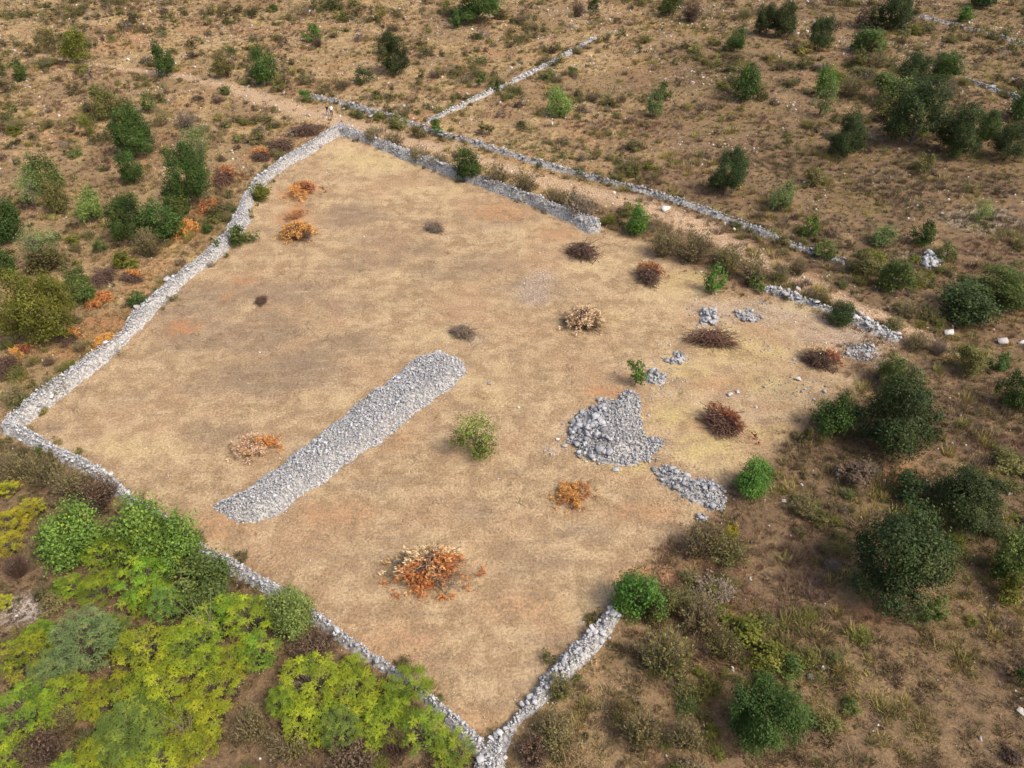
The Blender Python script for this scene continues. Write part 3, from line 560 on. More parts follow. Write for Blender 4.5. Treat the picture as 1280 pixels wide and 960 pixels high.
KIND_NAME = {'oak': ('oak_tree', 'tree', 'trees dotted over the scrubland'), 'bush': ('bush', 'bush', 'bushes of the scrubland'), 'small': ('bush', 'bush', 'bushes of the scrubland'), 'round': ('bush', 'bush', 'bushes of the scrubland'),
 'sparse': ('bush', 'bush', 'bushes of the scrubland'), 'sapling': ('sapling', 'sapling', 'young saplings'), 'pin': ('feather_leaved_tree', 'tree', 'feather-leaved small trees of the thicket'),
 'feather': ('feather_leaved_bush', 'bush', 'fine-leaved green bushes of the thicket'), 'broom': ('scrub_bush', 'scrub', 'brownish scrub bushes'), 'dead': ('dry_bush', 'scrub', 'dead dry bushes')}
PLANTS = [   # photo box of the crown, kind, tint, label
 # --- far left slope
 (75,40,110,83,'bush','yolive','yellow-topped bush with bare greyish base on the far slope'),
 (42,32,72,68,'sparse','olive','thin dark bush with bare stems beside the yellow-topped bush'),
 (10,75,34,102,'small','mid','green bush with a smaller green bush at its side on the far slope'),
 (-6,78,9,99,'small','mid','smaller green bush next to a green one on the far slope'),
 (188,52,220,102,'bush','deep','dark green young oak at the start of the earth track'),
 (266,70,290,99,'bush','olive','olive bush between two dark green bushes along the track'),
 (312,63,348,110,'bush','deep','upright dark green bush beside the track with olive shrub at its foot'),
 (336,94,356,116,'small','olive','small olive shrub at the foot of an upright dark bush'),
 (374,32,401,53,'small','bright','low fresh green bush on bare tan slope beyond the track'),
 (388,46,405,60,'broom','brown','small brown scrub clinging to the low fresh green bush'),
 (472,42,513,98,'oak','dark','lone dark round oak on the tan slope beyond the track'),
 (440,86,470,103,'small','dark','low dark bush beside the lone dark round oak'),
 (566,-16,628,30,'oak','deep','wide green oak thicket at the top of the tan slope'),
 (558,14,577,37,'small','deep','small green bush at the edge of the wide oak thicket'),
 (521,77,533,106,'sapling','olive','thin olive sapling near the lone dark oak'),
 (592,84,606,113,'sapling','mid','thin green sapling near the diagonal stone wall'),
 (615,100,626,117,'small','deep','tiny dark shrub growing on the diagonal stone wall'),
 (371,112,394,128,'small','bright','green shrub at the end of the track wall near two walkers'),
 (564,187,603,229,'round','deep','round dark green bush growing over the far field wall'),
 (452,160,480,182,'broom','scrub','first scrub outside the far wall from its corner by the walkers'),
 (474,164,507,187,'broom','scrub','second scrub outside the far wall from the corner by the walkers'),
 (508,182,540,206,'broom','scrub','scrub outside the far wall just before the round dark bush'),
 (535,190,566,213,'broom','scrub','scrub outside the far wall touching the round dark bush'),
 (602,202,640,238,'broom','scrub','scrub outside the far wall just past the round dark bush'),
 (636,212,674,248,'broom','olive','greenest scrub outside the far wall past the round dark bush'),
 (678,235,712,262,'broom','scrub','scrub outside the far wall next to its grey-brown end bush'),
 (704,240,746,280,'broom','mauve','grey-brown bushy scrub at the end of the far field wall'),
 (706,240,724,262,'small','deep','small green shrub inside the grey-brown scrub by the far wall'),
 (538,150,556,168,'small','bright','small green shrub where diagonal and track walls meet'),
 (512,155,533,173,'small','olive','olive shrub beside the wall junction'),
 (484,148,512,163,'small','olive','low olive shrub hugging the track wall'),
 (597,146,608,172,'sapling','olive','thin olive sapling of a pair behind the track wall, the slimmer one'),
 (606,150,618,174,'sapling','olive','thin olive sapling of a pair behind the track wall, the fuller one'),
 (682,112,716,149,'bush','light','light yellowish green bush alone in dry grass'),
 (805,112,832,146,'bush','pale','grey-green bush paired with a darker shrub'),
 (822,102,843,125,'small','mid','darker shrub behind the grey-green bush'),
 (915,84,953,129,'bush','deep','mid-sized dark green bush on the reddish slope'),
 (906,36,933,67,'bush','deep','green bush just below a pair of dark oaks'),
 (944,4,975,52,'oak','dark','dark oak of a pair with the green bush below it'),
 (962,6,997,50,'oak','dark','second dark oak of the pair on the far slope'),
 (822,-8,854,23,'bush','mid','green bush with brown scrub at its side on the far slope'),
 (733,-6,750,20,'small','deep','narrow dark shrub at the head of the diagonal wall'),
 (712,0,733,26,'broom','brown','brown leggy scrub beside a narrow dark shrub'),
 (850,0,880,30,'broom','brown','brown scrub next to the far green bush'),
 (884,190,934,254,'oak','dark','dark upright oak standing behind the track wall'),
 (1010,23,1044,70,'oak','dark','single dark oak beside a pale rock patch on the far slope'),
 (1062,36,1112,70,'bush','mid','broad mid green bush between dark oaks'),
 (1090,-8,1142,40,'oak','dark','large dark oak on the far ridge'),
 (1070,10,1096,36,'small','brown','dark brownish bush leaning on the large ridge oak'),
 (1196,9,1220,29,'small','bright','lone bright green bush near the ridge wall'),
 (1210,-16,1255,8,'bush','dark','dark bush on the very top of the ridge'),
 (1018,86,1052,124,'bush','bright','brighter green bush above a pale grey-green one'),
 (1010,106,1046,152,'sparse','pale','pale grey-green airy bush'),
 (1040,140,1086,206,'oak','dark','dark oval oak in front of the big oak cluster'),
 (1048,92,1080,128,'broom','olive','olive-brown scrub beside the brighter green bush'),
 (1122,72,1170,118,'oak','dark','dark oak inside the big oak cluster'),
 (1158,68,1203,104,'oak','deep','dark green oak at the back of the big oak cluster'),
 (1086,95,1146,132,'bush','mid','wide mid green bush fronting the big oak cluster'),
 (1088,122,1126,156,'bush','olive','yellowish olive bush at the edge of the big oak cluster'),
 (1108,110,1188,190,'oak','dark','darkest and largest oak of the big cluster'),
 (1170,135,1226,203,'oak','dark','dark spreading oak at the front of the big cluster'),
 (1211,140,1248,188,'oak','deep','smaller oak ending the big oak cluster'),
 (1168,100,1200,130,'dead','mauve','greyish pink dead bush behind the big oak cluster'),
 (1260,115,1298,156,'bush','deep','dark green bush near the short wall remnant'),
 (1240,158,1288,204,'oak','dark','dark oak beside the big cluster'),
 (1138,193,1170,220,'small','olive','small olive bush on stony ground below the oak cluster'),
 (1005,207,1036,233,'small','olive','olive shrub on the red-brown slope below the oval oak'),
 (1086,64,1112,88,'broom','tan','tan scrub between green bushes on the far slope'),
 (1060,62,1085,86,'small','olive','olive shrub beneath the broad mid green bush'),
 (958,230,993,269,'bush','pale','grey-green bush behind the track wall'),
 (1004,272,1026,299,'small','bright','small green bush sprouting from the track wall end'),
 (1014,296,1048,324,'small','mid','olive-green low bush covering the last stones of the track wall'),
 (1138,274,1168,307,'small','deep','compact dark green bush by the pale outcrop'),
 (1088,282,1123,309,'bush','pale','grey-green bush by the pale rocky outcrop'),
 (1172,302,1201,327,'small','mid','green bush touching the pale rocky outcrop'),
 (1216,248,1243,277,'sparse','light','pale light green airy bush on bare pinkish soil'),
 (1098,320,1143,369,'bush','mid','full green bush on the slope between track and outcrop'),
 (1060,314,1103,347,'bush','olive','olive green bush next to the full green bush'),
 (1212,328,1292,386,'oak','mid','wide fresh green thicket on the stony slope'),
 (1175,350,1256,403,'bush','dark','dark green bush in front of the wide fresh green thicket'),
 (1036,374,1069,412,'round','dark','small round very dark bush on the broken wall'),
 (1010,362,1038,385,'broom','olive','olive scrub tuft behind the broken wall beside the round dark bush'),
 (1105,392,1133,416,'broom','olive','olive scrub tuft behind the tumbled end of the broken wall'),
 (960,330,990,356,'broom','olive','olive scrub across the track from the field edge'),
 (985,322,1012,348,'broom','scrub','brown-green scrub across the track near the small dark bush'),
 (1120,372,1150,398,'broom','scrub','brown-green scrub behind the end of the broken wall'),
 (1148,378,1178,402,'broom','olive','olive scrub below the compact bushes past the broken wall'),
 (1130,412,1165,440,'broom','scrub','brown-green scrub nearest the greyish dead scrub'),
 (1160,420,1190,446,'dead','mauve','greyish dead scrub on the slope past the broken wall'),
 (1194,428,1238,471,'bush','olive','olive-brown bush beside a small dark shrub on the slope'),
 (1234,436,1263,466,'small','deep','small dark shrub beside the olive-brown bush'),
 (1250,465,1294,516,'bush','deep','dark green bush at the side of the heath slope'),
 (1096,446,1138,490,'bush','mid','lighter green bush growing into the tall dark oak'),
 (1074,462,1180,582,'oak','dark','tall dark oak between stony field edge and heath'),
 (1013,496,1068,553,'bush','deep','mid green bush at the field edge beside the tall dark oak'),
 (996,532,1016,560,'small','olive','small olive shrub at the foot of the mid green field-edge bush'),
 (917,573,967,629,'round','bright','round bright green bush at the end of the low stone heap'),
 (1168,582,1262,672,'oak','dark','glossy dark oak behind the largest dark oak'),
 (1112,594,1172,628,'small','dark','low dark bush between two dark oaks'),
 (1052,632,1184,774,'oak','dark','largest dark oak on the heath'),
 (1148,742,1184,782,'small','mid','fresher green shrub at the foot of the largest dark oak'),
 (1236,668,1294,736,'bush','mid','fresh green bush beside the glossy dark oak'),
 (1246,722,1282,762,'small','yolive','yellowish shrub below the fresh green bush'),
 (912,846,1016,956,'oak','deep','deep green bushy tree alone in open heath'),
 (1268,828,1294,862,'small','deep','small green shrub at the edge of the open heath'),
 (762,707,832,780,'bush','bright','bright green bush at the end of the tumbled wall'),
 # --- inside the field
 (560,508,629,578,'sparse','feather','young airy green bush standing alone in the straw field'),
 (781,444,811,486,'sapling','bright','thin leafy sapling on the rugged boulder heap'),
 (780,253,813,302,'bush','bright','upright fresh green bush at the gap in the far wall'),
 (876,334,908,374,'small','bright','fresh green bush at the field edge by olive scrub'),
 (845,284,892,338,'broom','scrub','rust-brown and olive bush at the field edge'),
 (808,282,850,330,'broom','scrub','scrub at the field edge behind the rust-brown bush'),
 (892,308,930,348,'broom','olive','olive scrub at the field edge above the fresh green bush'),
 (922,318,962,362,'broom','scrub','brown-green scrub at the field edge where the broken wall starts'),
 (935,345,962,366,'small','mid','dark green shrub at the open field edge by the track'),
 # --- left slope
 (132,138,190,202,'oak','deep','full green oak with a narrower one at its foot'),
 (147,190,180,237,'bush','deep','narrower green oak at the foot of the full one'),
 (197,188,264,266,'oak','deep','large dark green oak by the rusty brush outside the long wall'),
 (230,158,270,206,'sparse','pale','pale olive airy bush behind the large dark green oak'),
 (112,106,148,150,'bush','olive','dark olive bush mixed with a tan one'),
 (135,120,163,149,'small','tan','tan bush leaning on a dark olive one'),
 (174,118,194,143,'small','mid','small green bush near tan scrub'),
 (188,132,222,161,'sparse','tan','tan olive scrub beside the small green bush'),
 (92,136,118,176,'sparse','yolive','leaning yellowish green shrub on tan slope'),
 (218,140,248,166,'broom','mauve','grey-brown scrub beside tan olive scrub'),
 (28,198,78,243,'bush','mid','green bush above mottled olive bushes'),
 (16,215,56,268,'sparse','pale','mottled pale olive bush'),
 (50,226,86,270,'bush','olive','olive bush beside the mottled pale one'),
 (92,238,128,283,'bush','light','light green rounded bush in tan grass'),
 (-12,255,32,308,'bush','deep','dark green bush at the edge of the left grove'),
 (18,284,72,328,'sparse','pale','pale olive airy bush in the grove outside the long wall'),
 (30,305,86,346,'bush','olive','olive bush in the grove outside the long wall'),
 (-12,308,22,352,'bush','deep','dark green bush deep in the grove outside the long wall'),
 (134,234,186,320,'oak','deep','tall dark green oak in the row beside the orange brush'),
 (172,250,232,302,'bush','deep','dark green bush in the row beside the orange brush'),
 (205,244,240,275,'bush','mid','lighter green bush in the row beside the orange brush'),
 (165,285,205,324,'broom','olive','brownish olive bush at the foot of the row of green bushes'),
 (140,312,176,338,'small','yolive','yellowish low shrub at the foot of the tall green oak'),
 (113,297,132,317,'small','mid','small round green shrub in tan grass'),
 (80,330,118,391,'bush','mid','green bush beside the big yellow-olive tree'),
 (-6,340,88,434,'oak','yolive','big yellow-olive round tree in the grove outside the long wall'),
 (160,362,186,384,'small','deep','dark green low shrub beside the white boulder outside the long wall'),
 (285,280,322,308,'small','mid','green weedy shrub growing against the inside of the long wall'),
 (262,300,278,318,'small','mid','small green shrub on the outer edge of the long wall'),
 (252,278,268,292,'small','deep','tiny dark shrub outside the long wall near orange brush'),
 (310,228,342,252,'small','yolive','yellowish weed clump against the long wall by the orange leaf piles'),
 (0,475,40,520,'broom','olive','olive scrub just outside the pointed field corner'),
 (40,470,85,498,'broom','scrub','brown-green scrub outside the long wall near its lower end'),
 # --- scrub outside near wall
 (-5,560,40,612,'broom','scrub','dark scrub below the pointed field corner'),
 (30,565,80,618,'broom','olive','olive scrub between field corner and yellow shrubs'),
 (60,580,118,640,'broom','scrub','dark olive-brown scrub beside the dense round green tree'),
 (95,592,150,645,'broom','brown','brownest scrub bush hugging the near wall'),
 # --- thicket
 (45,626,132,717,'round','feather','dense round green tree at the corner of the thicket'),
 (138,620,224,706,'bush','feather','bushy green tree next to the dense round one'),
 (186,642,254,716,'bush','feather','dark green bush against the near wall in the thicket'),
 (0,598,26,624,'pin','yellow','small yellow-leaved bush in brown scrub apart from the thicket'),
 (24,616,58,656,'pin','yellow','yellow-leaved shrub beside the dense round green tree'),
 (-8,632,38,672,'pin','yellow','yellow-leaved shrub in the middle of the yellow row'),
 (-6,662,30,700,'pin','yellow','yellow-leaved shrub ending the yellow row near dark dry brush'),
 (-8,734,16,772,'pin','yellow','small yellow shrub at the edge of the bare stony strip'),
 (100,655,160,722,'pin','lime','yellow-green feather-leaved tree touching the dense round green tree'),(148,640,215,712,'pin','lime','yellow-green feather-leaved tree growing into the bushy green tree'),(140,690,215,762,'pin','lime','yellow-green feather-leaved tree between bushy green tree and fine-leaved bush'),(95,710,150,758,'pin','lime','yellow-green feather-leaved tree beside the bare stony strip'),
 (208,688,300,768,'bush','mid','dark feathery green bush with bare pale stems by the near wall'),
 (180,722,232,782,'feather','feather','fine-leaved green bush in the middle of the thicket'),
 (330,729,398,802,'round','light','light green bush leaning over the near wall'),
 (60,742,146,852,'feather','pale','tall grey-green fine-leaved bush in the thicket'),
 (30,800,100,858,'feather','pale','low grey-green bush among yellow-green trees'),
 (110,876,214,944,'feather','feather','wide fine-leaved green bush in the front of the thicket'),
 (0,782,68,856,'pin','chart','yellow-green feather-leaved tree against the low grey-green bush'),(-10,850,66,925,'pin','lime','yellow-green feather-leaved tree below the low grey-green bush'),(-10,905,40,975,'pin','chart','yellow-green feather-leaved tree at the outer end of the thicket'),(40,842,110,900,'pin','chart','yellow-green feather-leaved tree between low grey-green and wide fine-leaved bush'),
 (95,842,170,902,'pin','chart','yellow-green feather-leaved tree at the foot of the tall grey-green bush'),(142,772,215,848,'pin','chart','yellow-green feather-leaved tree beside the tall grey-green bush'),(150,830,232,896,'pin','chart','yellow-green feather-leaved tree above the wide fine-leaved bush'),(200,765,275,838,'pin','chart','yellow-green feather-leaved tree next to the fine-leaved bush in mid-thicket'),
 (238,735,310,800,'pin','lime','yellow-green feather-leaved tree under the dark feathery bush by the wall'),(282,735,345,805,'pin','chart','yellow-green feather-leaved tree between near wall and dark feathery bush'),(295,785,350,842,'pin','lime','yellow-green feather-leaved tree below the light green bush on the wall'),(232,800,285,860,'pin','chart','yellow-green feather-leaved tree in the open heart of the thicket'),
 (90,905,165,975,'pin','chart','yellow-green feather-leaved tree in front of the wide fine-leaved bush'),(150,925,225,985,'pin','chart','yellow-green feather-leaved tree in the foremost row before the fine-leaved bush'),(205,860,288,935,'pin','chart','yellow-green feather-leaved tree on the gap side of the wide fine-leaved bush'),(215,900,275,955,'pin','chart','yellow-green feather-leaved tree at the bare stems in the thicket front'),(160,720,220,770,'pin','chart','yellow-green feather-leaved tree behind the tall grey-green bush'),
 (350,812,425,885,'pin','chart','yellow-green feather-leaved tree heading the second clump across the brown gap'),(352,868,430,925,'pin','chart','yellow-green feather-leaved tree on the gap side of the second clump'),(405,835,480,905,'pin','chart','yellow-green feather-leaved tree in the middle of the second clump'),(440,880,510,935,'pin','chart','yellow-green feather-leaved tree at the front of the second clump'),(478,828,540,892,'pin','lime','yellow-green feather-leaved tree of the second clump hanging over the near wall'),
 (500,882,562,948,'pin','lime','yellow-green feather-leaved tree between second clump and field corner'),(540,900,594,972,'pin','lime','yellow-green feather-leaved tree closest to the field corner'),(425,815,462,852,'pin','chart','yellow-green feather-leaved tree beside the dark brown bush at the near wall'),
 (100,760,165,820,'feather','feather','fine-leaved green bush behind the tall grey-green bush'),(240,830,300,890,'pin','chart','yellow-green feather-leaved tree at the edge of the brown gap'),(150,860,205,905,'feather','lime','lime fine-leaved bush deep in the thicket'),
 (60,935,120,990,'pin','lime','lime feather-leaved tree in front of the brown patch'),(270,800,318,850,'pin','chart','yellow-green feather-leaved tree below the dark feathery bush'),(215,780,262,826,'feather','feather','small fine-leaved bush under the yellow-green crowns'),
 (395,880,455,940,'feather','feather','fine-leaved green bush inside the second clump'),(330,850,378,905,'feather','lime','lime bush on the gap edge of the second clump'),(20,770,70,815,'feather','lime','lime bush between stony strip and low grey-green bush'),
 (470,860,515,905,'feather','lime','lime bush tucked under the second clump'),(60,715,105,755,'pin','lime','lime feather-leaved tree below the dense round green tree'),
 (360,782,425,838,'broom','brown','dark brown bush wedged between light green bush and thicket'),
 (330,905,400,960,'broom','scrub','brown scrub tuft in the middle of the thicket gap'),(285,880,340,940,'broom','scrub','brown scrub tuft on the tall-tree side of the thicket gap'),(400,915,470,975,'broom','brown','darkest brown scrub tuft below the second clump'),
 (20,905,80,965,'broom','brown','darker brown scrub patch enclosed by yellow-green trees'),(60,875,100,920,'broom','scrub','brown-green scrub touching the wide fine-leaved bush'),
 (0,690,40,730,'dead','brown','dark dry brush on bare soil beside the thicket'),
 (470,905,520,960,'dead','brown','dark dry brush under the yellow-green trees'),
 # --- heath, near the tumbled wall
 (800,735,848,782,'bush','olive','olive bush next to the bright green bush by the wall end'),
 (795,775,870,858,'broom','olive','large loose olive-brown scrub on the heath past the wall end'),
 (845,740,905,800,'broom','scrub','loose brown-green scrub on the heath beside the olive bush'),
 (850,650,905,705,'broom','scrub','brown scrub at the field edge below the low stone heap'),
 (885,665,940,715,'broom','olive','olive scrub at the field edge holding a yellow sprout'),
 (905,654,925,680,'small','yellow','small bright yellow-green sprout in brown scrub'),
 (885,668,902,690,'small','chart','small yellow-green sprout in brown scrub'),
 (680,840,720,880,'broom','olive','olive scrub growing against the outside of the tumbled wall'),
 (665,885,725,950,'broom','scrub','brown scrub tuft outside the tumbled wall'),(640,905,690,975,'broom','brown','dark brown scrub outside the field corner' ),
 (770,880,830,945,'broom','olive','grey-olive scrub midway between tumbled wall and deep green bush'),(835,895,885,945,'broom','scrub','brown-green scrub right beside the deep green heath bush'),(880,780,930,830,'broom','olive','olive scrub between largest oak and loose scrub by the wall end'),
]
seen = {}
for (x0, y0, x1, y1, kind, tint, lab) in PLANTS:
    nme, cat, grp = KIND_NAME[kind]
    kk = {'pin': .85, 'feather': .9, 'broom': .75, 'dead': .7, 'sapling': 1.1}.get(kind, .85)
    x, y, a, c = fit(x0, y0, x1, y1, kk, .55 if kind in ('broom', 'dead') else .62, 1.0 if kind in ('broom', 'dead', 'pin') else 1.0 if kind == 'round' else (1.0 if y1 > 400 else 1.2) if kind == 'oak' else 1.3)
    if kind == 'pin': a *= 1.1
    if kind == 'oak' and a < 1.6: nme = 'young_oak_tree'
    plant(nme, kind, tint, x, y, a, c, lab, cat, grp, {'brown': TWIG_M, 'mauve': TWIG_G}.get(tint) if kind in ('broom', 'dead') else None)
# bare pale branches standing in the thicket
for (px, py, hgt) in ((266, 800, 4.2), (240, 925, 3.0)):
    x, y = at(px, py); paths = []; r_ = np.random.default_rng(px)
    for i in range(7):
        a = r_.uniform(0, 6.28); e = np.array([math.cos(a) * r_.uniform(.4, 1.3), math.sin(a) * r_.uniform(.4, 1.3) + .4, hgt * r_.uniform(.7, 1.05)]); m = e * (.4, .4, .5) + r_.normal(size=3) * .12; paths += [[(0, 0, -.1), m, e], [m, (m + e) / 2 + r_.normal(size=3) * .3, e + r_.normal(size=3) * .5]]
    v, f = tubes(paths, [.028, .014] * 7, [.010, .004] * 7, 5); o = add('bare_branches', make_mesh('bare_branches', v, f, TWIG_G, None, True), None, (x, y, gz1(x, y)))
    tag(o, 'pale bare dead stems rising through the dark feathery bush' if px == 266 else 'pale bare dead stems in the front of the yellow-green thicket', 'dead tree')

# ------------------------------------------------------------------ brush piles and dead-leaf heaps
def pile_twigs(seed, n, h=.55):
    r_ = np.random.default_rng(seed); paths = []
    for _ in range(n):
        a = r_.uniform(0, 6.283); rr = math.sqrt(r_.random()) * .78 * (.72 + .3 * math.sin(2 * a + seed) + .16 * math.sin(5 * a + 2 * seed)); c = np.array([math.cos(a) * rr, math.sin(a) * rr, r_.uniform(0, 1) * h * (1 - rr * rr * .8) + .03])
        b = r_.uniform(0, 6.283) if r_.random() < .5 else a + r_.normal() * .5; d = np.array([math.cos(b), math.sin(b), r_.normal() * .3]) * (r_.uniform(.14, .36) if r_.random() < .88 else r_.uniform(.4, .65)); bend = np.array([0, 0, r_.uniform(-.05, .12)]) + r_.normal(size=3) * .05
        p = [c - d, c + bend, c + d]; p = [q * (1, 1, 1) if q[2] > .0 else np.array([q[0], q[1], .02]) for q in p]; paths.append(p)
    return tubes(paths, [.016] * n, [.006] * n, 3)
def pile_leaves(seed, n, h=.6, sect=None, lsize=.12):
    global rng; keep = rng; rng = np.random.default_rng(seed); nc = n // 14; a = rng.uniform(0, 6.283, nc) if sect is None else rng.uniform(sect[0], sect[1], nc); rr = np.sqrt(rng.random(nc)) * .9 * (.74 + .24 * np.sin(2 * a + seed) + .16 * np.sin(5 * a + 2 * seed)); rr = np.where(rng.random(nc) < .08, rng.uniform(.8, 1.25, nc), rr)
    c = np.stack([np.cos(a) * rr, np.sin(a) * rr, h * np.clip(1 - rr ** 2 * .8, .03, 1) * rng.uniform(.3, 1.15, nc) + .04], 1); k = np.repeat(np.arange(nc), 14); m = len(k)
    up = np.stack([np.cos(a), np.sin(a), np.full(nc, .8)], 1)[k] + rng.normal(size=(m, 3)) * .7; pos = c[k] + up * .07 + rng.normal(size=(m, 3)) * .035
    pos[:, 2] = np.maximum(pos[:, 2], .02)
    V, Fq = leaf_quads(pos, rng.normal(size=(m, 3)) + (0, 0, .6), lsize * rng.uniform(.6, 1.3, m), .42, up * 2)
    t = np.clip(rng.normal(.55, .22, nc)[k] + rng.normal(0, .18, m), 0, 1); ac = (rng.random(nc) < .15).astype(float)[k]; rng = keep
    return V, Fq, t, ac
PILE_T = [make_mesh('twigs', *pile_twigs(40 + i, 420, .6), TWIG_M) for i in range(3)]
def leafmesh(seed, n, sect, h=.6):
    V, Fq, t, ac = pile_leaves(seed, n, h, sect); return make_mesh('dead_leaves', V, Fq, TINT['d_orange'], {'lv': np.repeat(t, 4), 'ac': np.repeat(ac, 4)})
PILE_L = {'all': [leafmesh(50, 2400, None), leafmesh(51, 2400, None)], 'half': [leafmesh(52, 2600, (-1.1, 2.3)), leafmesh(53, 2400, (2.0, 5.4))], 'end': [leafmesh(56, 900, (-.55, .6), .7), leafmesh(57, 900, (-.55, .6), .7)], 'bit': [leafmesh(54, 1100, (0, 2.5), .75), leafmesh(55, 1300, (1, 5.5), .8)]}
PILES = [ # photo box, twigs (material or None), leaf sets, height ratio, rotation, stretch, label
 (702,384,752,420,TWIG_M,[('all','d_tan')],.62,0,1,'brush pile of dark twigs topped with pale tan dead leaves'),
 (704,302,752,329,TWIG_M,[],.55,0,1,'round dark brown twig pile near the end of the far wall'),
 (790,332,832,361,TWIG_M,[('bit','d_red')],.6,0,1,'brush pile of dark twigs with rusty red leaves on top'),
 (853,408,923,440,TWIG_R,[],.5,0,1,'long dark reddish brown twig pile beside grey stones'),
 (1000,434,1048,468,TWIG_M,[('bit','d_tan'),('end','d_red')],.6,0,1,'brush pile of tan and rusty leaves between dark twigs'),
 (868,502,934,558,TWIG_R,[('bit','d_red')],.6,-.75,1.5,'elongated reddish brown twig pile lying aslant in straw grass'),
 (696,600,744,640,None,[('half','d_orange'),('bit','d_red')],.5,2.6,1,'small heap of orange and red dead leaves below the boulder heap'),
 (490,683,584,741,TWIG_G,[('half','d_tan'),('half','d_orange')],.75,1.5,1,'big heap of pale tan and orange dead leaves in the open field'),
 (286,541,347,580,None,[('all','d_tan'),('end','d_orange')],.55,.35,1,'heap of pale tan leaves with an orange end beside the long stone bank'),
 (349,278,391,305,TWIG_M,[('all','d_orange')],.5,0,1,'orange-brown leaf and twig heap on rust-red soil'),
 (358,262,388,284,None,[('bit','d_red')],.35,1.0,1,'thin rusty leaf litter heap behind the orange-brown heap'),
 (358,228,400,252,None,[('bit','d_red'),('bit','d_orange')],.35,0,1,'low spread of rust-red leaves near the far corner of the long wall'),
 (528,273,556,296,TWIG_G,[],.45,0,1,'small grey-brown ring of twigs in pale straw'),
 (557,403,600,428,TWIG_G,[],.45,0,1,'grey-brown twig pile just beyond the end of the stone bank'),
 (315,367,338,384,TWIG_M,[],.45,0,1,'tiny dark twig clump alone in the field near the long wall'),
 (216,273,247,302,None,[('all','d_orange')],.6,0,1,'orange dead-leaf brush below the row of green bushes'),
 (247,243,277,280,TWIG_M,[('all','d_orange')],.5,0,1,'orange-brown dead brush beside the large dark green oak'),
 (262,205,300,245,TWIG_R,[('bit','d_red')],.5,0,1,'rusty brush strip outside the long wall behind the oak'),
 (108,352,138,398,None,[('all','d_orange')],.5,0,1,'orange dead brush between the green bush and bare soil strip'),
 (116,412,142,440,None,[('all','d_orange')],.5,0,1,'vivid orange leaf heap touching the outside of the long wall'),
 (66,406,104,432,TWIG_M,[('bit','d_orange')],.4,0,1,'orange-brown leaf litter below the big yellow-olive tree'),
 (10,428,42,450,None,[('bit','d_red'),('bit','d_orange')],.45,0,1,'rusty red leaf heap beside dark brush outside the wall'),
 (-10,440,28,474,TWIG_M,[],.6,0,1,'dark purplish brush pile outside the long wall near its end'),
 (108,330,150,360,TWIG_M,[],.45,0,1,'dark purplish brush strip at the foot of the green row'),
 (145,335,182,356,TWIG_M,[('bit','d_orange')],.35,0,1,'dark brush with a few orange leaves outside the wall'),
 (362,152,402,178,TWIG_M,[],.5,.5,1.2,'dark purplish brush strip outside the wall corner near two walkers'),
 (330,172,372,196,TWIG_M,[],.5,.5,1.2,'dark purplish brush strip along the outside of the upper long wall'),
 (312,185,340,208,TWIG_M,[('bit','d_orange')],.45,.5,1,'dark brush with orange leaves along the upper long wall'),
]
for q, (x0, y0, x1, y1, tw_, lv_, hr, rot, stretch, lab) in enumerate(PILES):
    xc, yc = (x0 + x1) / 2, (y0 + y1) / 2; s = scale_at(xc, yc, .4); r = ray(xc, yc); sn = -r[2] / math.hypot(r[1], r[2]); a = (x1 - x0) / 2 / s; b = min(max((y1 - y0) / 2 / s / sn * .8, .55 * a), 1.3 * a)
    x, y = at(xc, yc + 1, .3 * a * hr); name = 'leaf_heap' if tw_ is None else 'brush_pile'
    root = empty(name, (x, y, gz1(x, y) - .02), lab, 'brush pile' if tw_ else 'leaf heap', 'heaps of cut brush and dead leaves')
    if stretch > 1: a, b = a * 1.2, a / stretch * .85
    root.scale = (a * 1.08, b * 1.08, max(.9, (a + b) / 2) * hr / .6 * 1.15); root.rotation_euler = (0, 0, rot if stretch > 1 else 0)
    if tw_:
        t = add('twigs', PILE_T[q % 3], root); t.material_slots[0].link = 'OBJECT'; t.material_slots[0].material = tw_
    for j, (st_, tn) in enumerate(lv_):
        o = add('dead_leaves', PILE_L[st_][(j) % 2], root); o.material_slots[0].link = 'OBJECT'; o.material_slots[0].material = TINT[tn]; o.rotation_euler = (0, 0, 0 if stretch > 1 else rot)

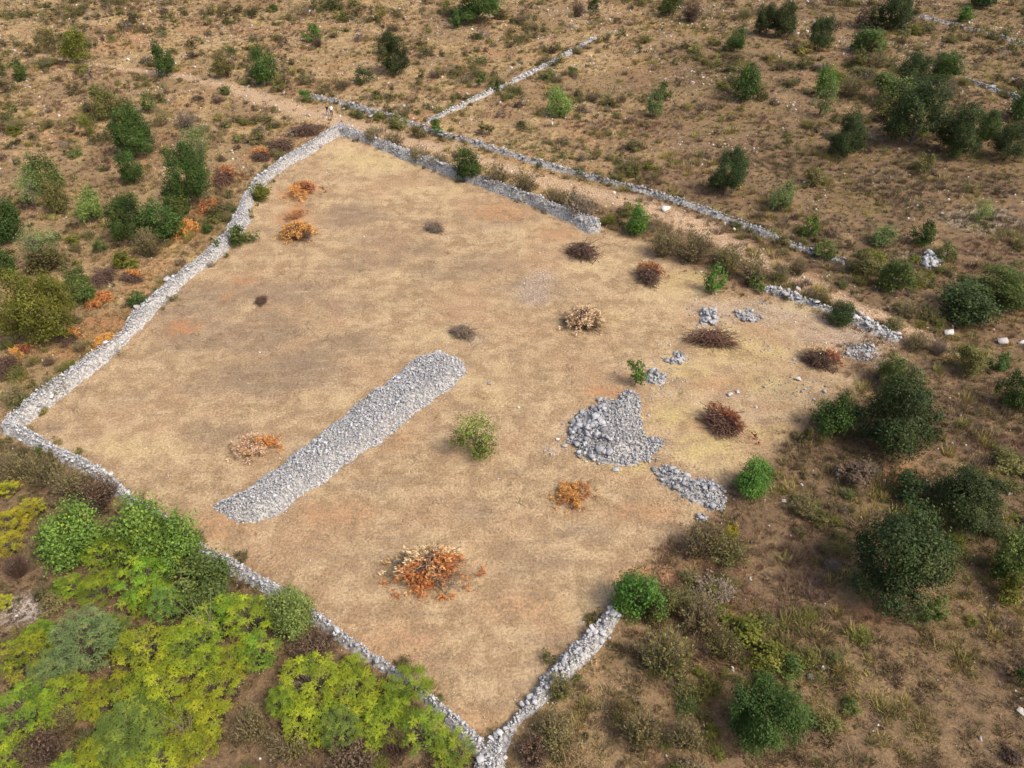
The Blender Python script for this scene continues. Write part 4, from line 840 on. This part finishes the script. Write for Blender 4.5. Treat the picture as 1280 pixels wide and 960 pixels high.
# ------------------------------------------------------------------ two walkers on the track
def person(px, py, face, shirt, trousers, hairc, label, hgt=1.74, stride=.22):
    x, y = at(px, py); k = hgt / 1.74
    J = {'pel': (0,0,.96), 'wai': (0,0,1.10), 'che': (0,0,1.32), 'nec': (0,.01,1.48), 'chin': (0,.015,1.55), 'hd': (0,.02,1.64), 'top': (0,.01,1.72)}
    R = {'pel': (.155,.11), 'wai': (.135,.10), 'che': (.165,.115), 'nec': (.058,.058), 'chin': (.062,.07), 'hd': (.078,.095), 'top': (.05,.06)}
    E = [('pel','wai'),('wai','che'),('che','nec'),('nec','chin'),('chin','hd'),('hd','top')]
    for s, S in ((-1,'l'),(1,'r')):
        st = stride * s
        for n, p, r in (('hip',(.09*s,0,.9),(.088,.092)),('kne',(.095*s,st*.55+.03,.5),(.058,.062)),('ank',(.095*s,st*.9,.09),(.038,.042)),('toe',(.105*s,st*.9+.16,.04),(.042,.035)),
                        ('sho',(.185*s,0,1.41),(.058,.058)),('elb',(.235*s,-st*.35-.02,1.13),(.042,.042)),('wri',(.235*s,-st*.7+.08,.90),(.027,.03)),('pal',(.235*s,-st*.75+.1,.83),(.034,.018))):
            J[n+S] = p; R[n+S] = r
        E += [('pel','hip'+S),('hip'+S,'kne'+S),('kne'+S,'ank'+S),('ank'+S,'toe'+S),('che','sho'+S),('sho'+S,'elb'+S),('elb'+S,'wri'+S),('wri'+S,'pal'+S)]
        for i, (dx, ln) in enumerate(((-.026,.07),(-.009,.082),(.009,.078),(.026,.06),(-.045,.045))):
            b = J['pal'+S]; n1, n2 = f'f{i}a{S}', f'f{i}b{S}'; J[n1] = (b[0]+dx*.6, b[1]+dx*1.1+.006, b[2]-.035-ln*.3 if i < 4 else b[2]+.0); J[n2] = (b[0]+dx*.6-.012*s, b[1]+dx*1.15+.014, b[2]-.035-ln if i < 4 else b[2]-.04)
            R[n1] = (.0095,.0095); R[n2] = (.008,.008); E += [('pal'+S, n1), (n1, n2)]
    names = list(J); me = bpy.data.meshes.new('person'); me.from_pydata([tuple(c * k for c in J[n]) for n in names], [(names.index(a), names.index(b)) for a, b in E], [])
    tmp = bpy.data.objects.new('tmp', me); COL.objects.link(tmp)
    sk = tmp.modifiers.new('s', 'SKIN'); sb = tmp.modifiers.new('u', 'SUBSURF'); sb.levels = 1; sb.render_levels = 1
    if not me.skin_vertices: me.attributes
    for i, n in enumerate(names): me.skin_vertices[0].data[i].radius = tuple(q * k for q in R[n]); me.skin_vertices[0].data[i].use_root = (n == 'pel')
    dg = bpy.context.evaluated_depsgraph_get(); body = bpy.data.meshes.new_from_object(tmp.evaluated_get(dg)); bpy.data.objects.remove(tmp)
    body.materials.clear()
    for c in ((.42,.26,.19), shirt, trousers, (.05,.045,.04)): body.materials.append(plain('cloth_%d' % len(MATS), c, .12, 20))
    for p in body.polygons:
        p.use_smooth = True; z = p.center.z / k; ax = abs(p.center.x) / k
        p.material_index = 3 if z < .1 else 2 if z < .99 and ax < .19 else 1 if z < 1.475 and (ax < .2 or z > 1.12) else 0
    body.name = 'body'
    root = empty('person', (x, y, gz1(x, y) + .005), label, 'person', 'walkers on the track'); root.rotation_euler = (0, 0, face); add('body', body, root)
    bm = bmesh.new(); bmesh.ops.create_icosphere(bm, subdivisions=2, radius=1); 
    for v in bm.verts: v.co = Vector((v.co.x * .088, v.co.y * .105 - .018, v.co.z * .09 + 1.675)) * k
    bmesh.ops.delete(bm, geom=[v for v in bm.verts if v.co.y > .05 * k and v.co.z < 1.69 * k], context='VERTS')
    hm = bpy.data.meshes.new('hair'); bm.to_mesh(hm); bm.free(); hm.materials.append(plain('hair_%d' % len(MATS), hairc, .2, 30)); add('hair', hm, root)
    fb = bmesh.new()
    for cx, cz, rr in ((-.03,1.645,.011),(.03,1.645,.011)): bmesh.ops.create_icosphere(fb, subdivisions=1, radius=rr * k, matrix=Matrix.Translation((cx * k, .112 * k, cz * k)))
    em = bpy.data.meshes.new('eyes'); fb.to_mesh(em); fb.free(); em.materials.append(plain('eye_%d' % len(MATS), (.03,.025,.02))); add('eyes', em, root)
    fb = bmesh.new(); bmesh.ops.create_icosphere(fb, subdivisions=1, radius=.016 * k, matrix=Matrix.Translation((0, .122 * k, 1.615 * k)))
    em = bpy.data.meshes.new('nose'); fb.to_mesh(em); fb.free(); em.materials.append(body.materials[0]); add('nose', em, root)
person(410.5, 147.5, 2.6, (.035,.02,.03), (.22,.22,.25), (.03,.02,.015), 'walker in dark top and grey trousers standing on the earth track', 1.72)
person(415.5, 147.8, 3.3, (.72,.72,.74), (.03,.028,.05), (.05,.035,.025), 'walker in white shirt and dark trousers standing on the earth track', 1.80)

# ------------------------------------------------------------------ low scrub: single low bushes, then the uncountable rest
PX_, PY_, PA_ = [], [], []
for (x0, y0, x1, y1, *_r) in PLANTS:
    x, y, a, c = fit(x0, y0, x1, y1); PX_.append(x); PY_.append(y); PA_.append(a)
for (x0, y0, x1, y1, *_r) in PILES:
    x, y = at((x0 + x1) / 2, (y0 + y1) / 2); PX_.append(x); PY_.append(y); PA_.append((x1 - x0) / 2 / scale_at((x0 + x1) / 2, (y0 + y1) / 2))
PX_, PY_, PA_ = map(np.array, (PX_, PY_, PA_))
def clear_of_plants(x, y, f=.7):
    m = np.ones(len(x), bool)
    for i in range(len(PX_)): m &= np.hypot(x - PX_[i], y - PY_[i]) > PA_[i] * f
    return m
def scrub_density(x, y):
    f = poly_sd(x, y, FIELD) > -1.0; d, wd = seg_dist(x, y, TRACK, TRACK_W)
    return np.where(f | (d < wd * .9), 0, .06 + .94 * sstep(.44, .6, fbm(x / 12, y / 12, 51)) * sstep(.36, .56, fbm(x / 3.5, y / 3.5, 53)) * (.62 + .38 * sstep(10, 40, x)))
lx, ly = land_points(68000, scrub_density); k = clear_of_walls(lx, ly) & clear_of_plants(lx, ly, .9); lx, ly = lx[k], ly[k]
lr = np.clip(rng.lognormal(math.log(.36), .55, len(lx)), .15, 1.5)
show = lr / np.hypot(np.hypot(lx, ly), H_CAM); order = np.argsort(-show); single, rest = order[:290], order[290:]
LANDMARKS = [(490,70,'the lone dark oak beyond the track'),(597,8,'the wide oak thicket at the top'),(640,100,'the diagonal stone wall'),(700,132,'the light yellowish green bush'),(820,128,'the paired grey-green bush'),(935,108,'the bush on the reddish slope'),
 (970,28,'the pair of dark oaks'),(909,225,'the oak behind the track wall'),(1027,46,'the single oak by the pale rocks'),(1115,15,'the large ridge oak'),(1208,19,'the lone bright green ridge bush'),(1062,175,'the oval oak'),(1150,150,'the big oak cluster'),(1245,112,'the short wall remnant'),
 (975,250,'the grey-green bush at the track wall'),(1120,345,'the full green bush above the broken wall'),(1165,322,'the pale rocky outcrop'),(1250,355,'the wide fresh green thicket'),(1230,262,'the airy bush on pinkish soil'),(1052,393,'the round very dark bush'),(1125,520,'the tall oak at the field edge'),
 (1040,525,'the mid green field-edge bush'),(942,600,'the round bright green bush'),(1215,625,'the glossy dark oak'),(1118,695,'the largest dark oak'),(965,902,'the deep green bush on open heath'),(797,742,'the bright green bush at the wall end'),(830,815,'the large loose scrub past the wall end'),(690,850,'the tumbled wall'),
 (1265,700,'the fresh green bush by the glossy oak'),(1210,448,'the olive-brown slope bush'),(1272,490,'the dark bush beside the heath slope'),(92,60,'the yellow-topped bush'),(22,88,'the two green bushes of the far slope'),(204,77,'the young oak at the track start'),(330,87,'the upright dark bush by the track'),
 (388,42,'the low fresh green bush'),(160,170,'the full green oak'),(230,228,'the large oak by rusty brush'),(110,260,'the light green rounded bush'),(45,235,'the mottled olive bushes'),(40,388,'the big yellow-olive tree'),(160,280,'the row beside the orange brush'),(60,480,'the outside of the field corner'),(880,320,'the open field edge'),
 (60,600,'the scrub outside the near wall'),(100,800,'the tall grey-green thicket bush'),(310,880,'the brown gap in the thicket'),(450,890,'the second yellow-green clump'),(1180,830,'the open purple-brown heath'),(1100,900,'the golden heath patch'),(880,880,'the near heath scrub'),(1140,960,'the near end of the heath')]
LMX = np.array([at(a, b) for a, b, _ in LANDMARKS])
LOWWORD = {'olive': 'olive-green scrub tuft', 'scrub': 'brownish green scrub tuft', 'yolive': 'yellowish scrub tuft', 'brown': 'dark brown dry tuft', 'mauve': 'greyish pink dry tuft', 'mid': 'green scrub tuft'}
for i in single:
    east = lx[i] > 5; t = rng.choice(['olive', 'scrub', 'yolive', 'brown', 'mauve', 'mid'], p=[.32, .24, .28, .06, .03, .07] if east else [.36, .32, .1, .08, .05, .09])
    kind = 'broom' if rng.random() < .55 else 'small'; wide = 'wide low ' if lr[i] > .85 else 'small low ' if lr[i] < .6 else 'low '
    near = LANDMARKS[int(np.argmin(np.hypot(LMX[:, 0] - lx[i], LMX[:, 1] - ly[i])))][2]
    o = plant('low_scrub_bush', kind, t, lx[i], ly[i], lr[i] * 1.05, lr[i] * rng.uniform(.42, .62), wide + ('round-leaved ' if kind == 'small' else 'twiggy ') + LOWWORD[t] + ' near ' + near, 'scrub', 'low scrub tufts on the open land')

def gn_scatter(name, label, x, y, z, scl, tint, protos, kind_idx, lean=.0):
    """uncountable ground cover: instances of a few small meshes on a point set"""
    me = bpy.data.meshes.new(name); me.vertices.add(len(x)); me.vertices.foreach_set('co', np.stack([x, y, z], 1).astype(np.float32).ravel())
    def at_(nm_, typ, val, fld='value'): me.attributes.new(nm_, typ, 'POINT').data.foreach_set(fld, np.ascontiguousarray(val).ravel())
    at_('scl', 'FLOAT_VECTOR', scl.astype(np.float32), 'vector'); at_('tint', 'FLOAT_COLOR', np.c_[tint, np.ones(len(x))].astype(np.float32), 'color')
    at_('pick', 'INT', kind_idx.astype(np.int32)); at_('rotv', 'FLOAT_VECTOR', np.c_[rng.normal(0, lean, (len(x), 2)), rng.uniform(0, 6.283, len(x))].astype(np.float32), 'vector')
    o = add(name, me); tag(o, label, 'ground cover', kind='stuff')
    cl = bpy.data.collections.new(name + '_kinds')
    for i, m in enumerate(protos): cl.objects.link(bpy.data.objects.new('%s_kind_%02d' % (name, i), m))
    g = bpy.data.node_groups.new(name, 'GeometryNodeTree'); g.interface.new_socket('Geometry', in_out='INPUT', socket_type='NodeSocketGeometry'); g.interface.new_socket('Geometry', in_out='OUTPUT', socket_type='NodeSocketGeometry')
    nn = g.nodes; I = nn.new('NodeGroupInput'); O = nn.new('NodeGroupOutput'); mp = nn.new('GeometryNodeMeshToPoints'); ip = nn.new('GeometryNodeInstanceOnPoints'); ci = nn.new('GeometryNodeCollectionInfo')
    ci.inputs['Collection'].default_value = cl; ci.inputs['Separate Children'].default_value = True; ip.inputs['Pick Instance'].default_value = True
    def na(nm_, typ):
        n = nn.new('GeometryNodeInputNamedAttribute'); n.data_type = typ; n.inputs['Name'].default_value = nm_; return n.outputs['Attribute']
    e2r = nn.new('FunctionNodeEulerToRotation'); g.links.new(na('rotv', 'FLOAT_VECTOR'), e2r.inputs[0])
    g.links.new(I.outputs[0], mp.inputs['Mesh']); g.links.new(mp.outputs[0], ip.inputs['Points']); g.links.new(ci.outputs[0], ip.inputs['Instance']); g.links.new(na('pick', 'INT'), ip.inputs['Instance Index'])
    g.links.new(e2r.outputs[0], ip.inputs['Rotation']); g.links.new(na('scl', 'FLOAT_VECTOR'), ip.inputs['Scale']); g.links.new(ip.outputs[0], O.inputs[0])
    o.modifiers.new('scatter', 'NODES').node_group = g
    return o
def blades(seed, n, rad, h, wd, lean, flop=.0):
    r_ = np.random.default_rng(seed); a = r_.uniform(0, 6.283, n); rr = np.sqrt(r_.random(n)) * rad; b = np.stack([np.cos(a) * rr, np.sin(a) * rr, np.zeros(n) - .02], 1)
    d = np.stack([np.cos(a + r_.normal(0, .8, n)), np.sin(a + r_.normal(0, .8, n)), np.zeros(n)], 1); hh = h * r_.uniform(.5, 1.1, n); ln = lean * r_.uniform(.2, 1.4, n)
    tip = b + d * (hh * ln)[:, None] + np.c_[np.zeros((n, 2)), hh * (1 - flop * r_.random(n))]; s = np.cross(d, (0, 0, 1)) * wd * .5
    V = np.stack([b - s, b + s, tip], 1).reshape(-1, 3); lv = np.clip(r_.normal(.65, .3, n), 0, 1)
    return make_mesh('grass_tuft', V, np.arange(3 * n).reshape(n, 3), COVER_M, {'lv': np.repeat(lv, 3)})
def shrublets(proto, s):
    me = proto.copy(); me.materials.clear(); me.materials.append(COVER_M); return me
# the rest of the low scrub
def pick_tint(n, cols, p, jit=.25):
    c = np.array(cols)[rng.choice(len(cols), n, p=p)]; return np.clip(c * rng.normal(1, jit, (n, 1)), .01, 1)
wxs, wys = [], []
for k_, (pts, wd, hm, sz) in WALLS.items():                   # weeds along the feet of the walls
    for i in range(len(pts) - 1):
        a_, b_ = np.array(pts[i]), np.array(pts[i + 1]); L_ = np.linalg.norm(b_ - a_); nn_ = int(L_ * {'track': 3.0, 'far': 1.6, 'near': 1.5, 'corner': 1.6, 'left': 1.2}.get(k_, 2.2)); t_ = rng.random((nn_, 1)); nrm = np.array([-(b_ - a_)[1], (b_ - a_)[0]]) / L_
        q_ = a_ + (b_ - a_) * t_ + nrm * (rng.choice([-1, 1], (nn_, 1)) * (wd[i] * .5 + rng.uniform(-.1, .45, (nn_, 1)))); wxs.append(q_[:, 0]); wys.append(q_[:, 1])
wxs, wys = np.concatenate(wxs), np.concatenate(wys); k = fbm(wxs / 4, wys / 4, 57) > .42; wxs, wys = wxs[k], wys[k]
rx, ry, rr_ = np.append(lx[rest], wxs), np.append(ly[rest], wys), np.append(lr[rest] * (1 + .4 * sstep(70, 120, ly[rest])), rng.uniform(.2, .6, len(wxs)))
scrub_cols = [(.16,.155,.045),(.16,.125,.05),(.25,.21,.05),(.11,.075,.045),(.22,.17,.12),(.10,.125,.03)]
tiny = [crown_proto(60 + i, 420, .22, 8, 1, .1, 40)[0] for i in range(3)] + [twig_proto(63 + i, 60, 260, 1, .15)[0] for i in range(3)]
gn_scatter('low_scrub', 'countless small tufts of olive and brown scrub on the dry slopes', rx, ry, gz(rx, ry), np.c_[rr_, rr_, rr_ * rng.uniform(.45, .75, len(rx))], pick_tint(len(rx), scrub_cols, [.3,.25,.12,.13,.1,.1]), [shrublets(m, 1) for m in tiny], rng.integers(0, 6, len(rx)))
# dry grass of the scrub land
def grass_density(x, y):
    f = field_mask(x, y); d, wd = seg_dist(x, y, TRACK, TRACK_W); near = 1 - .62 * sstep(45, 130, y)
    return (1 - f) * near * (.5 + .5 * sstep(.32, .6, fbm(x / 5, y / 5, 61))) * np.where(d < wd * .8, .12, 1)
hx, hy = land_points(420000, grass_density); k = clear_of_walls(hx, hy); hx, hy = hx[k], hy[k]; n = len(hx)
ea = sstep(-2, 16, hx - .14 * (hy - 30) + 14 * (fbm(hx / 12, hy / 12, 71) - .5)) * (1 - .4 * sstep(80, 150, hy)); gold = fbm(hx / 7, hy / 7, 81); red = fbm(hx / 10, hy / 10, 91)
cw = np.array([(.46,.34,.175),(.35,.25,.13),(.24,.16,.09),(.19,.18,.065)]); ce = np.array([(.26,.185,.10),(.18,.122,.072),(.115,.078,.05),(.14,.135,.042)])
pk = rng.choice(4, n, p=[.34,.32,.18,.16]); tint = np.where((rng.random(n) < ea)[:, None], ce[pk], cw[pk]); th = poly_sd(hx, hy, THICKET) > -.5
tint = np.where(((gold > .58) & (pk < 2))[:, None], np.where((ea > .5)[:, None], np.array([.31,.245,.075]), np.array([.40,.28,.11])), tint); tint = np.where(((red > .62) & (pk > 0))[:, None], np.array([.22,.12,.08]), tint)
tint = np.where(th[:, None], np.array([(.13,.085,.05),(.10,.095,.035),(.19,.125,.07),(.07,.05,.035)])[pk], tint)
tint = np.clip(tint * rng.normal(1, .24, (n, 1)), .02, .8)
hs = rng.uniform(.55, 1.25, n) * (.75 + .6 * sstep(.4, .7, fbm(hx / 6, hy / 6, 101)))
gn_scatter('dry_grass', 'dry brown and straw grass covering the scrubland', hx, hy, gz(hx, hy), np.c_[hs, hs, hs * rng.uniform(.6, 1.15, n)], tint,
           [blades(70, 34, .22, .34, .035, .7), blades(71, 30, .3, .26, .04, .9), blades(72, 40, .18, .42, .03, .55), blades(73, 26, .35, .2, .045, 1.1)], rng.integers(0, 4, n), .12)
# larger golden and mauve tussocks on the heath
def tus_density(x, y): return np.where(poly_sd(x, y, FIELD) > -.5, 0, sstep(.5, .68, fbm(x / 5, y / 5, 121))) * (.35 + .65 * sstep(0, 25, x)) * (1 - .7 * sstep(60, 120, y))
ux, uy = land_points(42000, tus_density); k = clear_of_walls(ux, uy); ux, uy = ux[k], uy[k]; n = len(ux); us = rng.uniform(.9, 2.1, n)
gn_scatter('tussock_grass', 'golden and mauve dry tussocks on the heath', ux, uy, gz(ux, uy), np.c_[us, us, us * rng.uniform(.6, 1.1, n)], pick_tint(n, [(.36,.28,.085),(.28,.195,.10),(.19,.13,.095),(.25,.23,.06)], [.26,.22,.24,.28], .2),
           [blades(90, 60, .3, .42, .04, .8), blades(91, 70, .25, .5, .035, .6)], rng.integers(0, 2, n), .1)
# mown stubble of the field
def stub_density(x, y): return field_mask(x, y) * (.15 + .85 * sstep(.34, .56, fbm(x / 4, y / 4, 111))) * (1 - .7 * ell_mask(x, y, DARKS))
tx, ty = land_points(240000, stub_density); k = clear_of_walls(tx, ty); tx, ty = tx[k], ty[k]; n = len(tx)
pal = ell_mask(tx, ty, PALES); drk = ell_mask(tx, ty, DARKS); rd = ell_mask(tx, ty, REDS)
yl = ell_mask(tx, ty, YELLOWS)
mot = (fbm(tx / 1.8, ty / 1.8, 131) - .5) * .8 + (fbm((tx * .6 + ty * .8) / 7, (ty * .6 - tx * .8) / 1.8, 133) - .5) * .7
tint = (np.array([.41,.30,.172])[None] + pal[:, None] * np.array([.11,.10,.055]) - np.clip(drk * 1.5, 0, 1)[:, None] * np.array([.185,.14,.085])) * np.clip(1 + mot * 1.15, .45, 1.4)[:, None]; rd = rd * sstep(.38, .58, fbm(tx / .9, ty / .9, 151)) * .8
tint = (tint * (1 - .5 * yl[:, None]) + .5 * yl[:, None] * np.array([.43,.34,.15])) * (1 - .6 * rd[:, None]) + .6 * rd[:, None] * np.array([.42,.19,.075])
tint = np.clip(tint * rng.normal(1, .13, (n, 1)), .03, .8); hs = rng.uniform(.7, 1.4, n)
gn_scatter('field_stubble', 'short cut straw stubble covering the cleared field', tx, ty, gz(tx, ty), np.c_[hs, hs, hs * rng.uniform(.5, 1.1, n)], tint,
           [blades(80, 26, .3, .10, .03, 1.6, .4), blades(81, 30, .34, .08, .03, 2.0, .5), blades(82, 22, .26, .12, .028, 1.3, .3)], rng.integers(0, 3, n), .1)
